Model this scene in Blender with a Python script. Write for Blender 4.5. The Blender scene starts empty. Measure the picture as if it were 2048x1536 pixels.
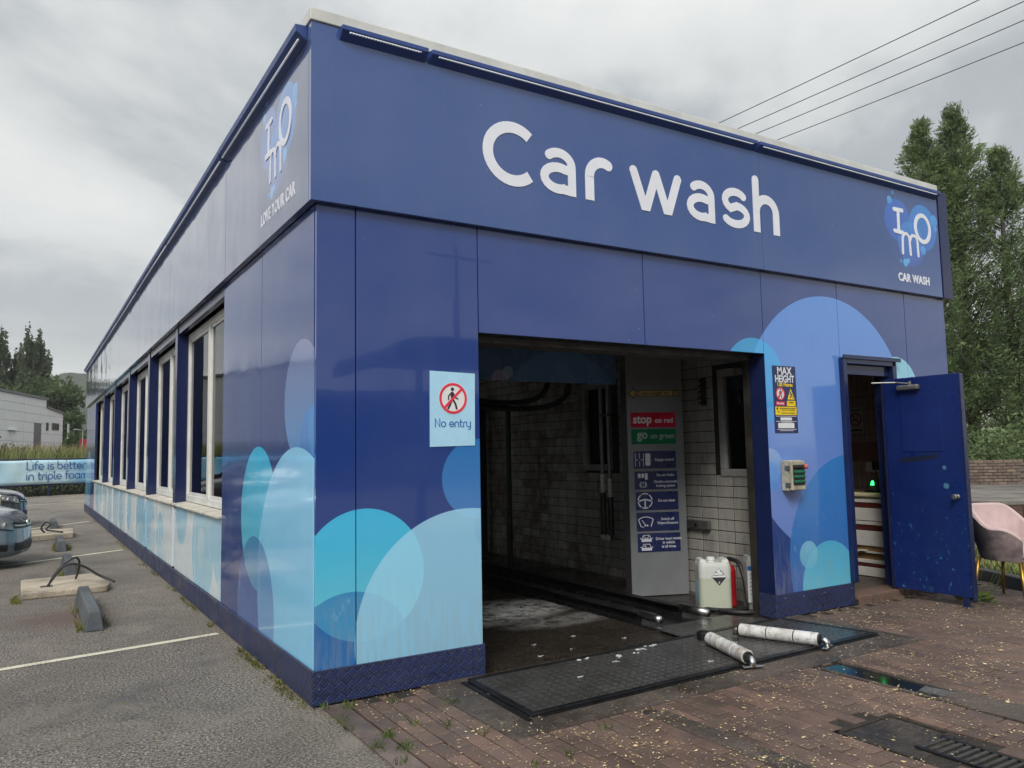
import bpy, bmesh, math, random
import numpy as np
from mathutils import Vector, Matrix
random.seed(7); RNG = np.random.default_rng(11)
SC = bpy.context.scene
COL = SC.collection
PI = math.pi
R = math.radians

# ------------------------------------------------------------------ camera
cam_d = bpy.data.cameras.new("camera")
cam = bpy.data.objects.new("camera", cam_d); COL.objects.link(cam)
CR = Vector((0.85140795, -0.52416413, -0.0188804))
CU = Vector((-0.02980855, -0.08429425, 0.99599494))
CD = Vector((0.52365633, 0.84743522, 0.08739337))
CP = Vector((-1.50481684, -4.75302083, 1.5))
m = Matrix((CR, CU, -CD)).transposed().to_4x4(); m.translation = CP
cam.matrix_world = m
cam_d.sensor_width = 36.0
cam_d.lens = 1566.0 / 2048.0 * 36.0
cam_d.clip_start = 0.05; cam_d.clip_end = 4000
SC.camera = cam

# ------------------------------------------------------------------ world: daylight sky under a broken overcast
SUN_ELEV, SUN_AZ = R(42), R(222)
world = bpy.data.worlds.new("World"); SC.world = world; world.use_nodes = True
wn = world.node_tree; wn.nodes.clear()
def wnode(t, **kw):
    n = wn.nodes.new(t)
    for k, v in kw.items(): setattr(n, k, v)
    return n
sky = wnode('ShaderNodeTexSky'); sky.sky_type = 'NISHITA'; sky.sun_disc = False
sky.sun_elevation = SUN_ELEV; sky.sun_rotation = SUN_AZ
bg1 = wnode('ShaderNodeBackground'); bg1.inputs['Strength'].default_value = 0.07
wn.links.new(sky.outputs[0], bg1.inputs[0])
tc = wnode('ShaderNodeTexCoord')
sep = wnode('ShaderNodeSeparateXYZ'); wn.links.new(tc.outputs['Generated'], sep.inputs[0])
zc = wnode('ShaderNodeMath', operation='MAXIMUM'); wn.links.new(sep.outputs[2], zc.inputs[0]); zc.inputs[1].default_value = 0.0
za = wnode('ShaderNodeMath', operation='ADD'); wn.links.new(zc.outputs[0], za.inputs[0]); za.inputs[1].default_value = 0.16
dx = wnode('ShaderNodeMath', operation='DIVIDE'); wn.links.new(sep.outputs[0], dx.inputs[0]); wn.links.new(za.outputs[0], dx.inputs[1])
dy = wnode('ShaderNodeMath', operation='DIVIDE'); wn.links.new(sep.outputs[1], dy.inputs[0]); wn.links.new(za.outputs[0], dy.inputs[1])
cv = wnode('ShaderNodeCombineXYZ'); wn.links.new(dx.outputs[0], cv.inputs[0]); wn.links.new(dy.outputs[0], cv.inputs[1])
cv.inputs[2].default_value = 3.7
n1 = wnode('ShaderNodeTexNoise'); n1.inputs['Scale'].default_value = 0.8; n1.inputs['Detail'].default_value = 7
n1.inputs['Roughness'].default_value = 0.56; n1.inputs['Distortion'].default_value = 0.35
wn.links.new(cv.outputs[0], n1.inputs['Vector'])
rp = wnode('ShaderNodeValToRGB'); wn.links.new(n1.outputs[0], rp.inputs[0])
rp.color_ramp.elements[0].position = 0.30; rp.color_ramp.elements[0].color = (0.30, 0.325, 0.345, 1)
rp.color_ramp.elements[1].position = 0.74; rp.color_ramp.elements[1].color = (0.78, 0.785, 0.76, 1)
e = rp.color_ramp.elements.new(0.46); e.color = (0.41, 0.435, 0.45, 1)
e = rp.color_ramp.elements.new(0.54); e.color = (0.60, 0.615, 0.61, 1)
# thin bright band low over the horizon, all the way round
hz = wnode('ShaderNodeMapRange'); wn.links.new(zc.outputs[0], hz.inputs[0])
hz.inputs[1].default_value = 0.02; hz.inputs[2].default_value = 0.20; hz.inputs[3].default_value = 0.55; hz.inputs[4].default_value = 0.0
mx = wnode('ShaderNodeMixRGB'); wn.links.new(hz.outputs[0], mx.inputs[0]); wn.links.new(rp.outputs[0], mx.inputs[1])
mx.inputs[2].default_value = (0.86, 0.87, 0.82, 1)
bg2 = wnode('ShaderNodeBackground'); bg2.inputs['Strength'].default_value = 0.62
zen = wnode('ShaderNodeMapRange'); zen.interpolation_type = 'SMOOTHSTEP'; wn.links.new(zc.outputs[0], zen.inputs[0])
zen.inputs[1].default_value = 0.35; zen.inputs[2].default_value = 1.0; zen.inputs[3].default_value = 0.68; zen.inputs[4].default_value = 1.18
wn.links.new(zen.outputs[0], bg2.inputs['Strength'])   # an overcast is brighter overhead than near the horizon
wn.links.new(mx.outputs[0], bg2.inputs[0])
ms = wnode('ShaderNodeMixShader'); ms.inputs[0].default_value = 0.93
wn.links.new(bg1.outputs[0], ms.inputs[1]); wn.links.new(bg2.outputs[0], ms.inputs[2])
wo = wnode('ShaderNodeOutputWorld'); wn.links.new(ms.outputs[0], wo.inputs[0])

sun_d = bpy.data.lights.new("sun", 'SUN'); sun_d.energy = 1.5; sun_d.angle = R(22); sun_d.color = (1.0, 0.96, 0.9)
sun = bpy.data.objects.new("sun", sun_d); COL.objects.link(sun)
sv = Vector((math.sin(SUN_AZ) * math.cos(SUN_ELEV), math.cos(SUN_AZ) * math.cos(SUN_ELEV), math.sin(SUN_ELEV)))
sun.rotation_euler = sv.to_track_quat('Z', 'Y').to_euler()
sun.location = (-10, -20, 30)

SC.view_settings.view_transform = 'Standard'; SC.view_settings.look = 'None'
SC.view_settings.exposure = 0.85; SC.view_settings.gamma = 1.0; SC.view_settings.use_curve_mapping = False
SC.render.engine = 'CYCLES'
SC.cycles.use_denoising = True
SC.cycles.max_bounces = 8; SC.cycles.diffuse_bounces = 4; SC.cycles.glossy_bounces = 4
SC.cycles.transparent_max_bounces = 12; SC.cycles.caustics_reflective = False; SC.cycles.caustics_refractive = False
SC.cycles.sample_clamp_indirect = 6.0

# ------------------------------------------------------------------ helpers: colour and materials
def lin(h):
    if isinstance(h, str):
        h = h.lstrip('#'); c = [int(h[i:i + 2], 16) / 255 for i in (0, 2, 4)]
    else: c = [v / 255 for v in h]
    return tuple(((v + 0.055) / 1.055) ** 2.4 if v > 0.04045 else v / 12.92 for v in c) + (1.0,)

class Mat:
    """small node-tree builder"""
    def __init__(s, name, rough=0.5, metal=0.0, spec=None):
        s.m = bpy.data.materials.new(name); s.m.use_nodes = True
        s.t = s.m.node_tree; s.b = s.t.nodes['Principled BSDF']; s.out = s.t.nodes['Material Output']
        s.b.inputs['Roughness'].default_value = rough; s.b.inputs['Metallic'].default_value = metal
        if spec is not None: s.b.inputs['Specular IOR Level'].default_value = spec
        s._pos = None; s._sep = None
    def n(s, t, **kw):
        x = s.t.nodes.new(t)
        for k, v in kw.items(): setattr(x, k, v)
        return x
    def set(s, sock, v):
        if hasattr(v, 'is_linked') or isinstance(v, bpy.types.NodeSocket): s.t.links.new(v, sock)
        else: sock.default_value = v
    def pos(s):
        if s._pos is None: s._pos = s.n('ShaderNodeNewGeometry').outputs['Position']
        return s._pos
    def obj(s): return s.n('ShaderNodeTexCoord').outputs['Object']
    def sepxyz(s):
        if s._sep is None:
            x = s.n('ShaderNodeSeparateXYZ'); s.t.links.new(s.pos(), x.inputs[0]); s._sep = x.outputs
        return s._sep
    def math(s, op, a, b=0.0, c=None):
        x = s.n('ShaderNodeMath', operation=op); s.set(x.inputs[0], a); s.set(x.inputs[1], b)
        if c is not None: s.set(x.inputs[2], c)
        return x.outputs[0]
    def noise(s, scale, detail=4, rough=0.6, vec=None, dist=0.0, stretch=None):
        x = s.n('ShaderNodeTexNoise'); x.inputs['Scale'].default_value = scale; x.inputs['Detail'].default_value = detail
        x.inputs['Roughness'].default_value = rough; x.inputs['Distortion'].default_value = dist
        v = vec if vec is not None else s.pos()
        if stretch:
            k = s.n('ShaderNodeVectorMath', operation='MULTIPLY'); s.t.links.new(v, k.inputs[0]); k.inputs[1].default_value = stretch; v = k.outputs[0]
        s.t.links.new(v, x.inputs['Vector']); return x.outputs[0]
    def voro(s, scale, vec=None, feature='F1', out='Distance'):
        x = s.n('ShaderNodeTexVoronoi', feature=feature); x.inputs['Scale'].default_value = scale
        s.t.links.new(vec if vec is not None else s.pos(), x.inputs['Vector']); return x.outputs[out]
    def ramp(s, f, stops):
        x = s.n('ShaderNodeValToRGB'); s.t.links.new(f, x.inputs[0]); el = x.color_ramp.elements
        def c4(c): return c if isinstance(c, tuple) and len(c) == 4 else (c, c, c, 1)
        el[0].position, el[0].color = stops[0][0], c4(stops[0][1])
        el[1].position, el[1].color = stops[-1][0], c4(stops[-1][1])
        for p, c in stops[1:-1]:
            q = el.new(p); q.color = c4(c)
        return x.outputs[0]
    def mix(s, f, a, b, mode='MIX'):
        x = s.n('ShaderNodeMixRGB', blend_type=mode); s.set(x.inputs[0], f); s.set(x.inputs[1], a); s.set(x.inputs[2], b)
        return x.outputs[0]
    def maprange(s, v, a, b, c=0.0, d=1.0):
        x = s.n('ShaderNodeMapRange'); s.set(x.inputs[0], v)
        for i, q in enumerate((a, b, c, d)): x.inputs[i + 1].default_value = q
        return x.outputs[0]
    def color(s, v): s.set(s.b.inputs['Base Color'], v); return s
    def rough(s, v): s.set(s.b.inputs['Roughness'], v); return s
    def bump(s, h, strength=0.3, dist=0.01):
        x = s.n('ShaderNodeBump'); x.inputs['Strength'].default_value = strength; x.inputs['Distance'].default_value = dist
        s.t.links.new(h, x.inputs['Height'])
        if s.b.inputs['Normal'].is_linked: s.t.links.new(s.b.inputs['Normal'].links[0].from_socket, x.inputs['Normal'])
        s.t.links.new(x.outputs[0], s.b.inputs['Normal']); return s

def simple(name, col, rough=0.5, metal=0.0, var=0.12, scale=6.0, bump=0.0, bscale=60.0, spec=None, emit=None, local=False):
    k = Mat(name, rough, metal, spec); c = lin(col) if isinstance(col, str) else col
    vec = k.obj() if local else None
    d = tuple(v * (1 - var * 1.6) for v in c[:3]) + (1,); l = tuple(min(1, v * (1 + var)) for v in c[:3]) + (1,)
    k.color(k.ramp(k.noise(scale, 6, 0.65, vec), [(0.3, d), (0.7, l)]))
    k.rough(k.maprange(k.noise(scale * 2.3, 4, 0.6, vec), 0.3, 0.7, max(0.02, rough * 0.8), min(1, rough * 1.2)))
    if bump: k.bump(k.noise(bscale, 3, 0.6, vec), bump, 0.004)
    if emit:
        k.b.inputs['Emission Color'].default_value = c; k.b.inputs['Emission Strength'].default_value = emit
    return k.m

# ------------------------------------------------------------------ helpers: meshes and objects
def root_off(p):
    while p is not None and p.parent is not None: p = p.parent
    return Vector(p['_off']) if p is not None and p.get('_off') else Vector((0, 0, 0))
class MB:
    def __init__(s): s.v = []; s.f = []; s.mi = []; s.cur = 0
    def add(s, vs, fs):
        o = len(s.v); s.v += [tuple(p) for p in vs]; s.f += [tuple(i + o for i in f) for f in fs]; s.mi += [s.cur] * len(fs); return s
    def box(s, x0, y0, z0, x1, y1, z1):
        x0, x1 = sorted((x0, x1)); y0, y1 = sorted((y0, y1)); z0, z1 = sorted((z0, z1))
        v = [(x0, y0, z0), (x1, y0, z0), (x1, y1, z0), (x0, y1, z0), (x0, y0, z1), (x1, y0, z1), (x1, y1, z1), (x0, y1, z1)]
        return s.add(v, [(0, 3, 2, 1), (4, 5, 6, 7), (0, 1, 5, 4), (1, 2, 6, 5), (2, 3, 7, 6), (3, 0, 4, 7)])
    def hexa(s, b, t):
        return s.add(list(b) + list(t), [(3, 2, 1, 0), (4, 5, 6, 7), (0, 1, 5, 4), (1, 2, 6, 5), (2, 3, 7, 6), (3, 0, 4, 7)])
    def prism(s, poly, d):
        n = len(poly); d = Vector(d); a = [Vector(p) for p in poly]; b = [p + d for p in a]
        return s.add(a + b, [tuple(range(n - 1, -1, -1)), tuple(range(n, 2 * n))] + [(i, (i + 1) % n, n + (i + 1) % n, n + i) for i in range(n)])
    def tube(s, pts, r, n=8, caps=True):
        pts = [Vector(p) for p in pts]; rs = r if isinstance(r, (list, tuple)) else [r] * len(pts)
        up = Vector((0, 0, 1)); rings = []; pu = None
        for i, p in enumerate(pts):
            t = (pts[min(i + 1, len(pts) - 1)] - pts[max(i - 1, 0)]).normalized()
            if pu is None: a = up if abs(t.z) < 0.9 else Vector((1, 0, 0)); u = (a - t * a.dot(t)).normalized()
            else: u = (pu - t * pu.dot(t)); u = u.normalized() if u.length > 1e-6 else pu
            pu = u; w = t.cross(u)
            rings.append([p + (u * math.cos(2 * PI * k / n) + w * math.sin(2 * PI * k / n)) * rs[i] for k in range(n)])
        v = [q for ring in rings for q in ring]; f = []
        for i in range(len(pts) - 1):
            for k in range(n): f.append((i * n + k, i * n + (k + 1) % n, (i + 1) * n + (k + 1) % n, (i + 1) * n + k))
        if caps: f += [tuple(range(n - 1, -1, -1)), tuple((len(pts) - 1) * n + k for k in range(n))]
        return s.add(v, f)
    def lathe(s, prof, c=(0, 0, 0), n=20, axis='z'):
        v = []; f = []
        for r, h in prof:
            for k in range(n):
                a = 2 * PI * k / n; p = (r * math.cos(a), r * math.sin(a), h)
                if axis == 'x': p = (h, p[0], p[1])
                if axis == 'y': p = (p[0], h, p[1])
                v.append((c[0] + p[0], c[1] + p[1], c[2] + p[2]))
        m_ = len(prof)
        for i in range(m_ - 1):
            for k in range(n): f.append((i * n + k, i * n + (k + 1) % n, (i + 1) * n + (k + 1) % n, (i + 1) * n + k))
        f += [tuple(range(n - 1, -1, -1)), tuple((m_ - 1) * n + k for k in range(n))]
        return s.add(v, f)
    def build(s, name, mat, parent=None, smooth=False, bevel=0.0, seg=2, subsurf=0):
        me = bpy.data.meshes.new(name)
        off = Vector((0, 0, 0))
        off = root_off(parent)
        me.from_pydata([tuple(Vector(p) - off) for p in s.v], [], s.f)
        for mm in (mat if isinstance(mat, (list, tuple)) else [mat]): me.materials.append(mm)
        if isinstance(mat, (list, tuple)): me.polygons.foreach_set('material_index', s.mi)
        bm = bmesh.new(); bm.from_mesh(me); bmesh.ops.recalc_face_normals(bm, faces=bm.faces); bm.to_mesh(me); bm.free()
        if smooth: me.polygons.foreach_set('use_smooth', [True] * len(me.polygons))
        o = bpy.data.objects.new(name, me); COL.objects.link(o)
        if parent is not None: o.parent = parent
        if bevel:
            b = o.modifiers.new('bevel', 'BEVEL'); b.width = bevel; b.segments = seg; b.limit_method = 'ANGLE'; b.angle_limit = R(40)
        if subsurf:
            q = o.modifiers.new('sub', 'SUBSURF'); q.levels = subsurf; q.render_levels = subsurf
        return o

def tag(o, label=None, cat=None, group=None, kind=None):
    if label: o['label'] = label
    if cat: o['category'] = cat
    if group: o['group'] = group
    if kind: o['kind'] = kind
    return o
def thing(name, label, cat, loc=(0, 0, 0), rz=0.0, group=None, world=True):
    """Empty at a thing's base. world=True: parts may be written in world coordinates (only when rz == 0)."""
    o = bpy.data.objects.new(name, None); COL.objects.link(o); o.location = loc; o.rotation_euler = (0, 0, rz)
    o.empty_display_size = 0.1
    if world: o['_off'] = tuple(loc)
    return tag(o, label, cat, group)
def copy_tree(o, parent=None):
    c = o.copy(); COL.objects.link(c)
    if parent is not None: c.parent = parent
    for ch in list(o.children): copy_tree(ch, c)
    return c

class Fr:
    """a flat frame in space: u to the right, v up, n out of the surface"""
    def __init__(s, o, u, v):
        s.o = Vector(o); s.u = Vector(u).normalized(); s.v = Vector(v).normalized(); s.n = s.u.cross(s.v)
    def p(s, a, b, h=0.0): return s.o + s.u * a + s.v * b + s.n * h
    def at(s, a, b, h=0.0): return Fr(s.p(a, b, h), s.u, s.v)
def fpoly(mb, fr, pts, h0, h1):
    n = len(pts); v = [fr.p(a, b, h0) for a, b in pts] + [fr.p(a, b, h1) for a, b in pts]
    mb.add(v, [tuple(range(n, 2 * n))] + [(i, (i + 1) % n, n + (i + 1) % n, n + i) for i in range(n)]); return mb
def frect(mb, fr, x0, y0, x1, y1, h0, h1): return fpoly(mb, fr, [(x0, y0), (x1, y0), (x1, y1), (x0, y1)], h0, h1)
def frrect(mb, fr, x0, y0, x1, y1, r, h0, h1):
    pts = []
    for cx, cy, a in ((x1 - r, y0 + r, -90), (x1 - r, y1 - r, 0), (x0 + r, y1 - r, 90), (x0 + r, y0 + r, 180)):
        for k in range(4): q = R(a + 30 * k); pts.append((cx + r * math.cos(q), cy + r * math.sin(q)))
    return fpoly(mb, fr, pts, h0, h1)
def ell(cx, cy, rx, ry, a0=0, a1=360, n=24):
    return [(cx + rx * math.cos(R(a0 + (a1 - a0) * k / n)), cy + ry * math.sin(R(a0 + (a1 - a0) * k / n))) for k in range(n + 1)]
def fdisc(mb, fr, cx, cy, rx, h0, h1, ry=None, n=28): return fpoly(mb, fr, ell(cx, cy, rx, ry or rx, n=n)[:-1], h0, h1)
def fstroke(mb, fr, pts, w, h0, h1, closed=False, caps='rr'):
    P = [Vector((a, b)) for a, b in pts]
    if closed and (P[0] - P[-1]).length < 1e-6: P = P[:-1]
    n = len(P); hw = w / 2; L = []; Rr = []
    for i in range(n):
        if closed: a, b, c = P[i - 1], P[i], P[(i + 1) % n]
        else: a, b, c = P[max(i - 1, 0)], P[i], P[min(i + 1, n - 1)]
        d0 = (b - a); d1 = (c - b)
        if d0.length < 1e-9: d0 = d1
        if d1.length < 1e-9: d1 = d0
        d0.normalize(); d1.normalize(); n0 = Vector((-d0.y, d0.x)); n1 = Vector((-d1.y, d1.x)); mm = (n0 + n1)
        mm = mm.normalized() if mm.length > 1e-6 else n0
        k = hw / max(0.45, mm.dot(n0)); L.append(b + mm * k); Rr.append(b - mm * k)
    v = []; f = []
    for i in range(n):
        v += [fr.p(*L[i], h1), fr.p(*Rr[i], h1), fr.p(*L[i], h0), fr.p(*Rr[i], h0)]
    for i in range(n if closed else n - 1):
        a = 4 * i; b = 4 * ((i + 1) % n)
        f += [(a + 1, b + 1, b, a), (a, b, b + 2, a + 2), (b + 1, a + 1, a + 3, b + 3)]
    mb.add(v, f)
    if not closed:
        for end, cap in ((0, caps[0]), (n - 1, caps[1])):
            if cap == 'r':
                d = (P[0] - P[1]) if end == 0 else (P[-1] - P[-2]); a0 = math.degrees(math.atan2(d.y, d.x))
                fpoly(mb, fr, [(P[end].x + hw * math.cos(R(a0 - 90 + 180 * k / 8)), P[end].y + hw * math.sin(R(a0 - 90 + 180 * k / 8))) for k in range(9)], h0, h1)
    return mb

# rounded single-stroke alphabet, x-height 1; returns (list of strokes, advance)
def glyph(ch):
    A = ell
    bowl = A(.46, .5, .40, .42)
    G = {
     'o': ([bowl], 1.02), 'e': ([A(.46, .5, .40, .42, 0, 318, 20), [(.06, .5), (.86, .5)]], 1.0),
     'i': ([[(.08, .06), (.08, .92)], [(.08, 1.27), (.08, 1.29)]], .34), 'l': ([[(.08, 1.45), (.08, .3)] + A(.26, .24, .18, .18, 180, 270, 5)], .42),
     'L': ([[(.08, 1.4), (.08, .08), (.78, .08)]], .94),
     'f': ([A(.44, 1.18, .26, .26, 75, 180, 8) + [(.18, .06)], [(.0, .9), (.52, .9)]], .62),
     't': ([[(.18, 1.28), (.18, .3)] + A(.42, .3, .24, .22, 180, 280, 7), [(.0, .9), (.52, .9)]], .66),
     's': ([A(.36, .71, .27, .21, 35, 250, 10)[:-1] + A(.36, .29, .29, .21, 80, -150, 10)], .76),
     'b': ([[(.08, 1.45), (.08, .5)], bowl], 1.02), 'p': ([[(.08, .5), (.08, -.4)], bowl], 1.02),
     'n': ([[(.08, .06), (.08, .55)] + A(.44, .55, .36, .37, 180, 0, 10) + [(.80, .06)]], 1.0),
     'r': ([[(.08, .06), (.08, .55)] + A(.40, .55, .32, .37, 180, 70, 7)], .62),
     'm': ([[(.08, .06), (.08, .6)] + A(.36, .6, .28, .32, 180, 0, 8) + [(.64, .06)], [(.64, .6)] + A(.92, .6, .28, .32, 180, 0, 8) + [(1.2, .06)]], 1.42),
     'a': ([bowl, [(.86, .92), (.86, .06)]], 1.06),
     'y': ([[(.08, .92), (.08, .42)] + A(.44, .42, .36, .36, 180, 360, 10) + [(.80, .92)], [(.80, .92), (.80, -.1)] + A(.5, -.12, .30, .26, 0, -110, 6)], 1.0),
     'N': ([[(.08, .04), (.08, 1.38), (.92, .06), (.92, 1.4)]], 1.16), ' ': ([], .52)}
    return G[ch]
def stroke_text(mb, fr, x, y, xh, w, s, h0, h1):
    k = 0
    for ch in s:
        st, adv = glyph(ch)
        for pts in st:
            fstroke(mb, fr, [(x + a * xh, y + b * xh) for a, b in pts], w, h0, h1 + 0.0002 * (k % 5)); k += 1
        x += adv * xh
    return x
def stroke_width(s, xh): return sum(glyph(c)[1] for c in s) * xh

_txt = {}
def text(name, body, size, fr, mat, parent, align='LEFT', depth=0.001, bold=0.0, sx=1.0, h=0.0, spc=1.0):
    cu = bpy.data.curves.new('lettering', 'FONT'); cu.body = body; cu.size = size; cu.align_x = align
    cu.extrude = depth / 2; cu.offset = bold; cu.resolution_u = 3; cu.space_line = 0.95; cu.space_character = spc
    ob = bpy.data.objects.new('lettering_src', cu); COL.objects.link(ob)
    dg = bpy.context.evaluated_depsgraph_get(); me = bpy.data.meshes.new_from_object(ob.evaluated_get(dg))
    bpy.data.objects.remove(ob)
    M = Matrix((fr.u, fr.v, fr.n)).transposed().to_4x4(); M.translation = fr.p(0, 0, h + depth / 2)
    M.translation = M.translation - root_off(parent)
    me.transform(M @ Matrix.Diagonal((sx, 1, 1, 1))); me.materials.clear(); me.materials.append(mat)
    o = bpy.data.objects.new(name, me); COL.objects.link(o); o.parent = parent
    return o
def split_letters(o, name='letter'):
    me = o.data; bm = bmesh.new(); bm.from_mesh(me); bmesh.ops.remove_doubles(bm, verts=bm.verts, dist=1e-6); seen_ = set(); out = []
    for v0 in bm.verts:
        if v0 in seen_: continue
        st, isl = [v0], set()
        while st:
            v = st.pop()
            if v in isl: continue
            isl.add(v); st += [e.other_vert(v) for e in v.link_edges]
        seen_ |= isl; ix = {v: i for i, v in enumerate(isl)}; nm = bpy.data.meshes.new(name)
        nm.from_pydata([tuple(v.co) for v in isl], [], [tuple(ix[v] for v in f.verts) for f in bm.faces if f.verts[0] in isl]); nm.materials.append(me.materials[0])
        q = bpy.data.objects.new(name, nm); COL.objects.link(q); q.parent = o.parent; out.append(q)
    bm.free(); bpy.data.objects.remove(o); return out
def mesh_np(name, verts, faces_n, mat, parent=None, smooth=False):
    """verts (N,3) array whose consecutive groups of faces_n vertices are one face each"""
    N = len(verts); nf = N // faces_n; me = bpy.data.meshes.new(name)
    me.vertices.add(N); me.vertices.foreach_set('co', np.ascontiguousarray(verts, dtype=np.float32).ravel())
    me.loops.add(N); me.loops.foreach_set('vertex_index', np.arange(N, dtype=np.int32))
    me.polygons.add(nf); me.polygons.foreach_set('loop_start', np.arange(0, N, faces_n, dtype=np.int32))
    me.materials.append(mat); me.update(calc_edges=True); me.validate()
    o = bpy.data.objects.new(name, me); COL.objects.link(o)
    if parent is not None: o.parent = parent
    return o
def leaves(c, ax, length, width, rng):
    """diamond leaves at centres c (N,3) with axes ax (N,3)"""
    n = len(c); ax = ax / np.linalg.norm(ax, axis=1, keepdims=True)
    rnd = rng.normal(size=(n, 3)); sd = np.cross(ax, rnd); sd /= np.linalg.norm(sd, axis=1, keepdims=True) + 1e-9
    l = (length * rng.uniform(.6, 1.35, n))[:, None]; w = (width * rng.uniform(.6, 1.3, n))[:, None]
    v = np.stack([c - ax * l / 2, c + sd * w / 2 - ax * l * .05, c + ax * l / 2, c - sd * w / 2 - ax * l * .05], axis=1)
    return v.reshape(-1, 3)

# ------------------------------------------------------------------ materials
NAVY = (0.018, 0.050, 0.225, 1)
def wrap_mat(name, base, uv, circles, rough=0.09, grime=0.25, wave=0.35, coat=0.75):
    """printed vinyl on glossy cladding: flat circles (cu, cv, r, top colour, bottom colour, opacity) in metres on the face"""
    k = Mat(name, rough); s = k.sepxyz(); u, v = s['XYZ'.index(uv[0])], s['XYZ'.index(uv[1])]
    cmb = k.n('ShaderNodeCombineXYZ'); k.t.links.new(u, cmb.inputs[0]); k.t.links.new(v, cmb.inputs[1])
    col = base
    for cu, cv_, r, ct, cb, al in circles:
        d = k.n('ShaderNodeVectorMath', operation='DISTANCE'); k.t.links.new(cmb.outputs[0], d.inputs[0]); d.inputs[1].default_value = (cu, cv_, 0)
        msk = k.maprange(d.outputs['Value'], r - 0.0015, r + 0.0015, al, 0.0)
        g = k.mix(k.maprange(v, cv_ - r, cv_ + r), lin(cb), lin(ct)) if ct != cb else lin(ct)
        col = k.mix(msk, col, g)
    # weather: faint dirt film, stronger toward splash height, with runs
    if grime:
        runs = k.noise(5.0, 5, 0.65, None, 0, (6, 6, 0.7))
        low = k.maprange(s[2], 0.2, 0.8, 1.0, 0.0)
        gm = k.math('MULTIPLY', k.math('MULTIPLY', k.maprange(runs, 0.42, 0.75), low), grime)
        col = k.mix(gm, col, (0.34, 0.35, 0.24, 1))
        # hand and hose scuffs rubbed paler at knee to hip height
        sc = k.math('MULTIPLY', k.maprange(k.noise(11.0, 6, .75, None, 1.2, (1, 1, .45)), .57, .66), k.math('MULTIPLY', k.maprange(s[2], .28, .45), k.maprange(s[2], .95, .7)))
        col = k.mix(k.math('MULTIPLY', sc, k.math('MULTIPLY', k.maprange(k.noise(1.9), .45, .6), .38)), col, (.42, .68, .80, 1))
        sp = k.maprange(k.voro(9.0), 0.035, 0.05, 0.35, 0.0)
        col = k.mix(k.math('MULTIPLY', sp, k.maprange(k.noise(2.1), .5, .6)), col, (.55, .58, .6, 1))
        k.rough(k.math('ADD', k.maprange(k.noise(3.0, 5), 0.3, 0.75, rough * .7, rough * 1.6), k.math('MULTIPLY', gm, .5)))
    k.color(col)
    if grime:   # faint rain runs below the band and dust lying along every level
        st = k.math('MULTIPLY', k.maprange(k.noise(7.0, 4, .7, None, 0, (4, 4, .22)), .54, .74), k.maprange(s[2], 1.6, 3.1, .03, .16))
        col = k.mix(st, col, (.035, .045, .07, 1)); col = k.mix(k.math('MULTIPLY', k.maprange(k.noise(.9, 4, .6), .4, .7), .06), col, (.35, .37, .40, 1)); k.color(col)
    if coat:
        k.b.inputs['Coat Weight'].default_value = coat; k.b.inputs['Coat Roughness'].default_value = .02
    if wave:
        k.bump(k.noise(1.3, 2, 0.5, None, 0, (1, 1, .7)), wave, 0.012)
        k.t.links.new(k.b.inputs['Normal'].links[0].from_socket, k.b.inputs['Coat Normal'])
    return k.m
M = {}
FRONT = [
 (1.139, 1.328, .273, '#2f78bd', '#4580c4', .95), (5.021, 1.712, 1.231, '#5690de', '#6c86cc', 1.0),
 (3.966, 2.082, .397, '#1cb8f4', '#19a4ea', .62), (4.122, 1.349, .146, '#93b6e6', '#6b94da', .8), (4.075, 1.24, .15, '#5aa2ee', '#4f8ee0', .55),
 (5.274, .468, .959, '#2c7fc8', '#3a5fb4', .95), (4.87, .231, .398, '#52b4dc', '#6cd0e6', .95), (4.574, .524, .124, '#88cde8', '#6fc0e2', .75),
 (6.10, 2.05, .36, '#8fd4ea', '#8fd4ea', .9),
 (.318, .756, .409, '#38bcea', '#6ccce0', .96), (.228, .245, .412, '#1c6fb6', '#2b86c8', .72),
 (1.057, .324, .805, '#a6e0fc', '#9ad8f4', .76), (1.30, 1.0, .19, '#9cc8e8', '#6fb4e0', .55)]
SIDE = [
 (.283, 1.862, .404, '#727ca8', '#5a98d8', .95), (.074, 1.565, .249, '#4f94de', '#3d72bc', .9), (-.03, 1.66, .17, '#5b9fe4', '#5b9fe4', .5),
 (1.403, 1.039, .544, '#34bdec', '#6ecae2', .96), (.408, .567, .996, '#98d6fc', '#84d8ff', .95), (1.487, .331, .565, '#3a66ac', '#5f7fc6', .62),
 (20.9, .9, .9, '#6fb8e6', '#4fa8e0', .9), (21.9, .4, .8, '#8fcdf0', '#7cc2ec', .8)]
M['wrap_front'] = wrap_mat('wrap_front', NAVY, 'XZ', FRONT, .10, .5)
M['wrap_side'] = wrap_mat('wrap_side', NAVY, 'YZ', SIDE, .10, .2, .4, .2)
LOGO = [(6.200, 3.860, .227), (6.657, 3.834, .253), (6.423, 3.629, .240)]
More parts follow.
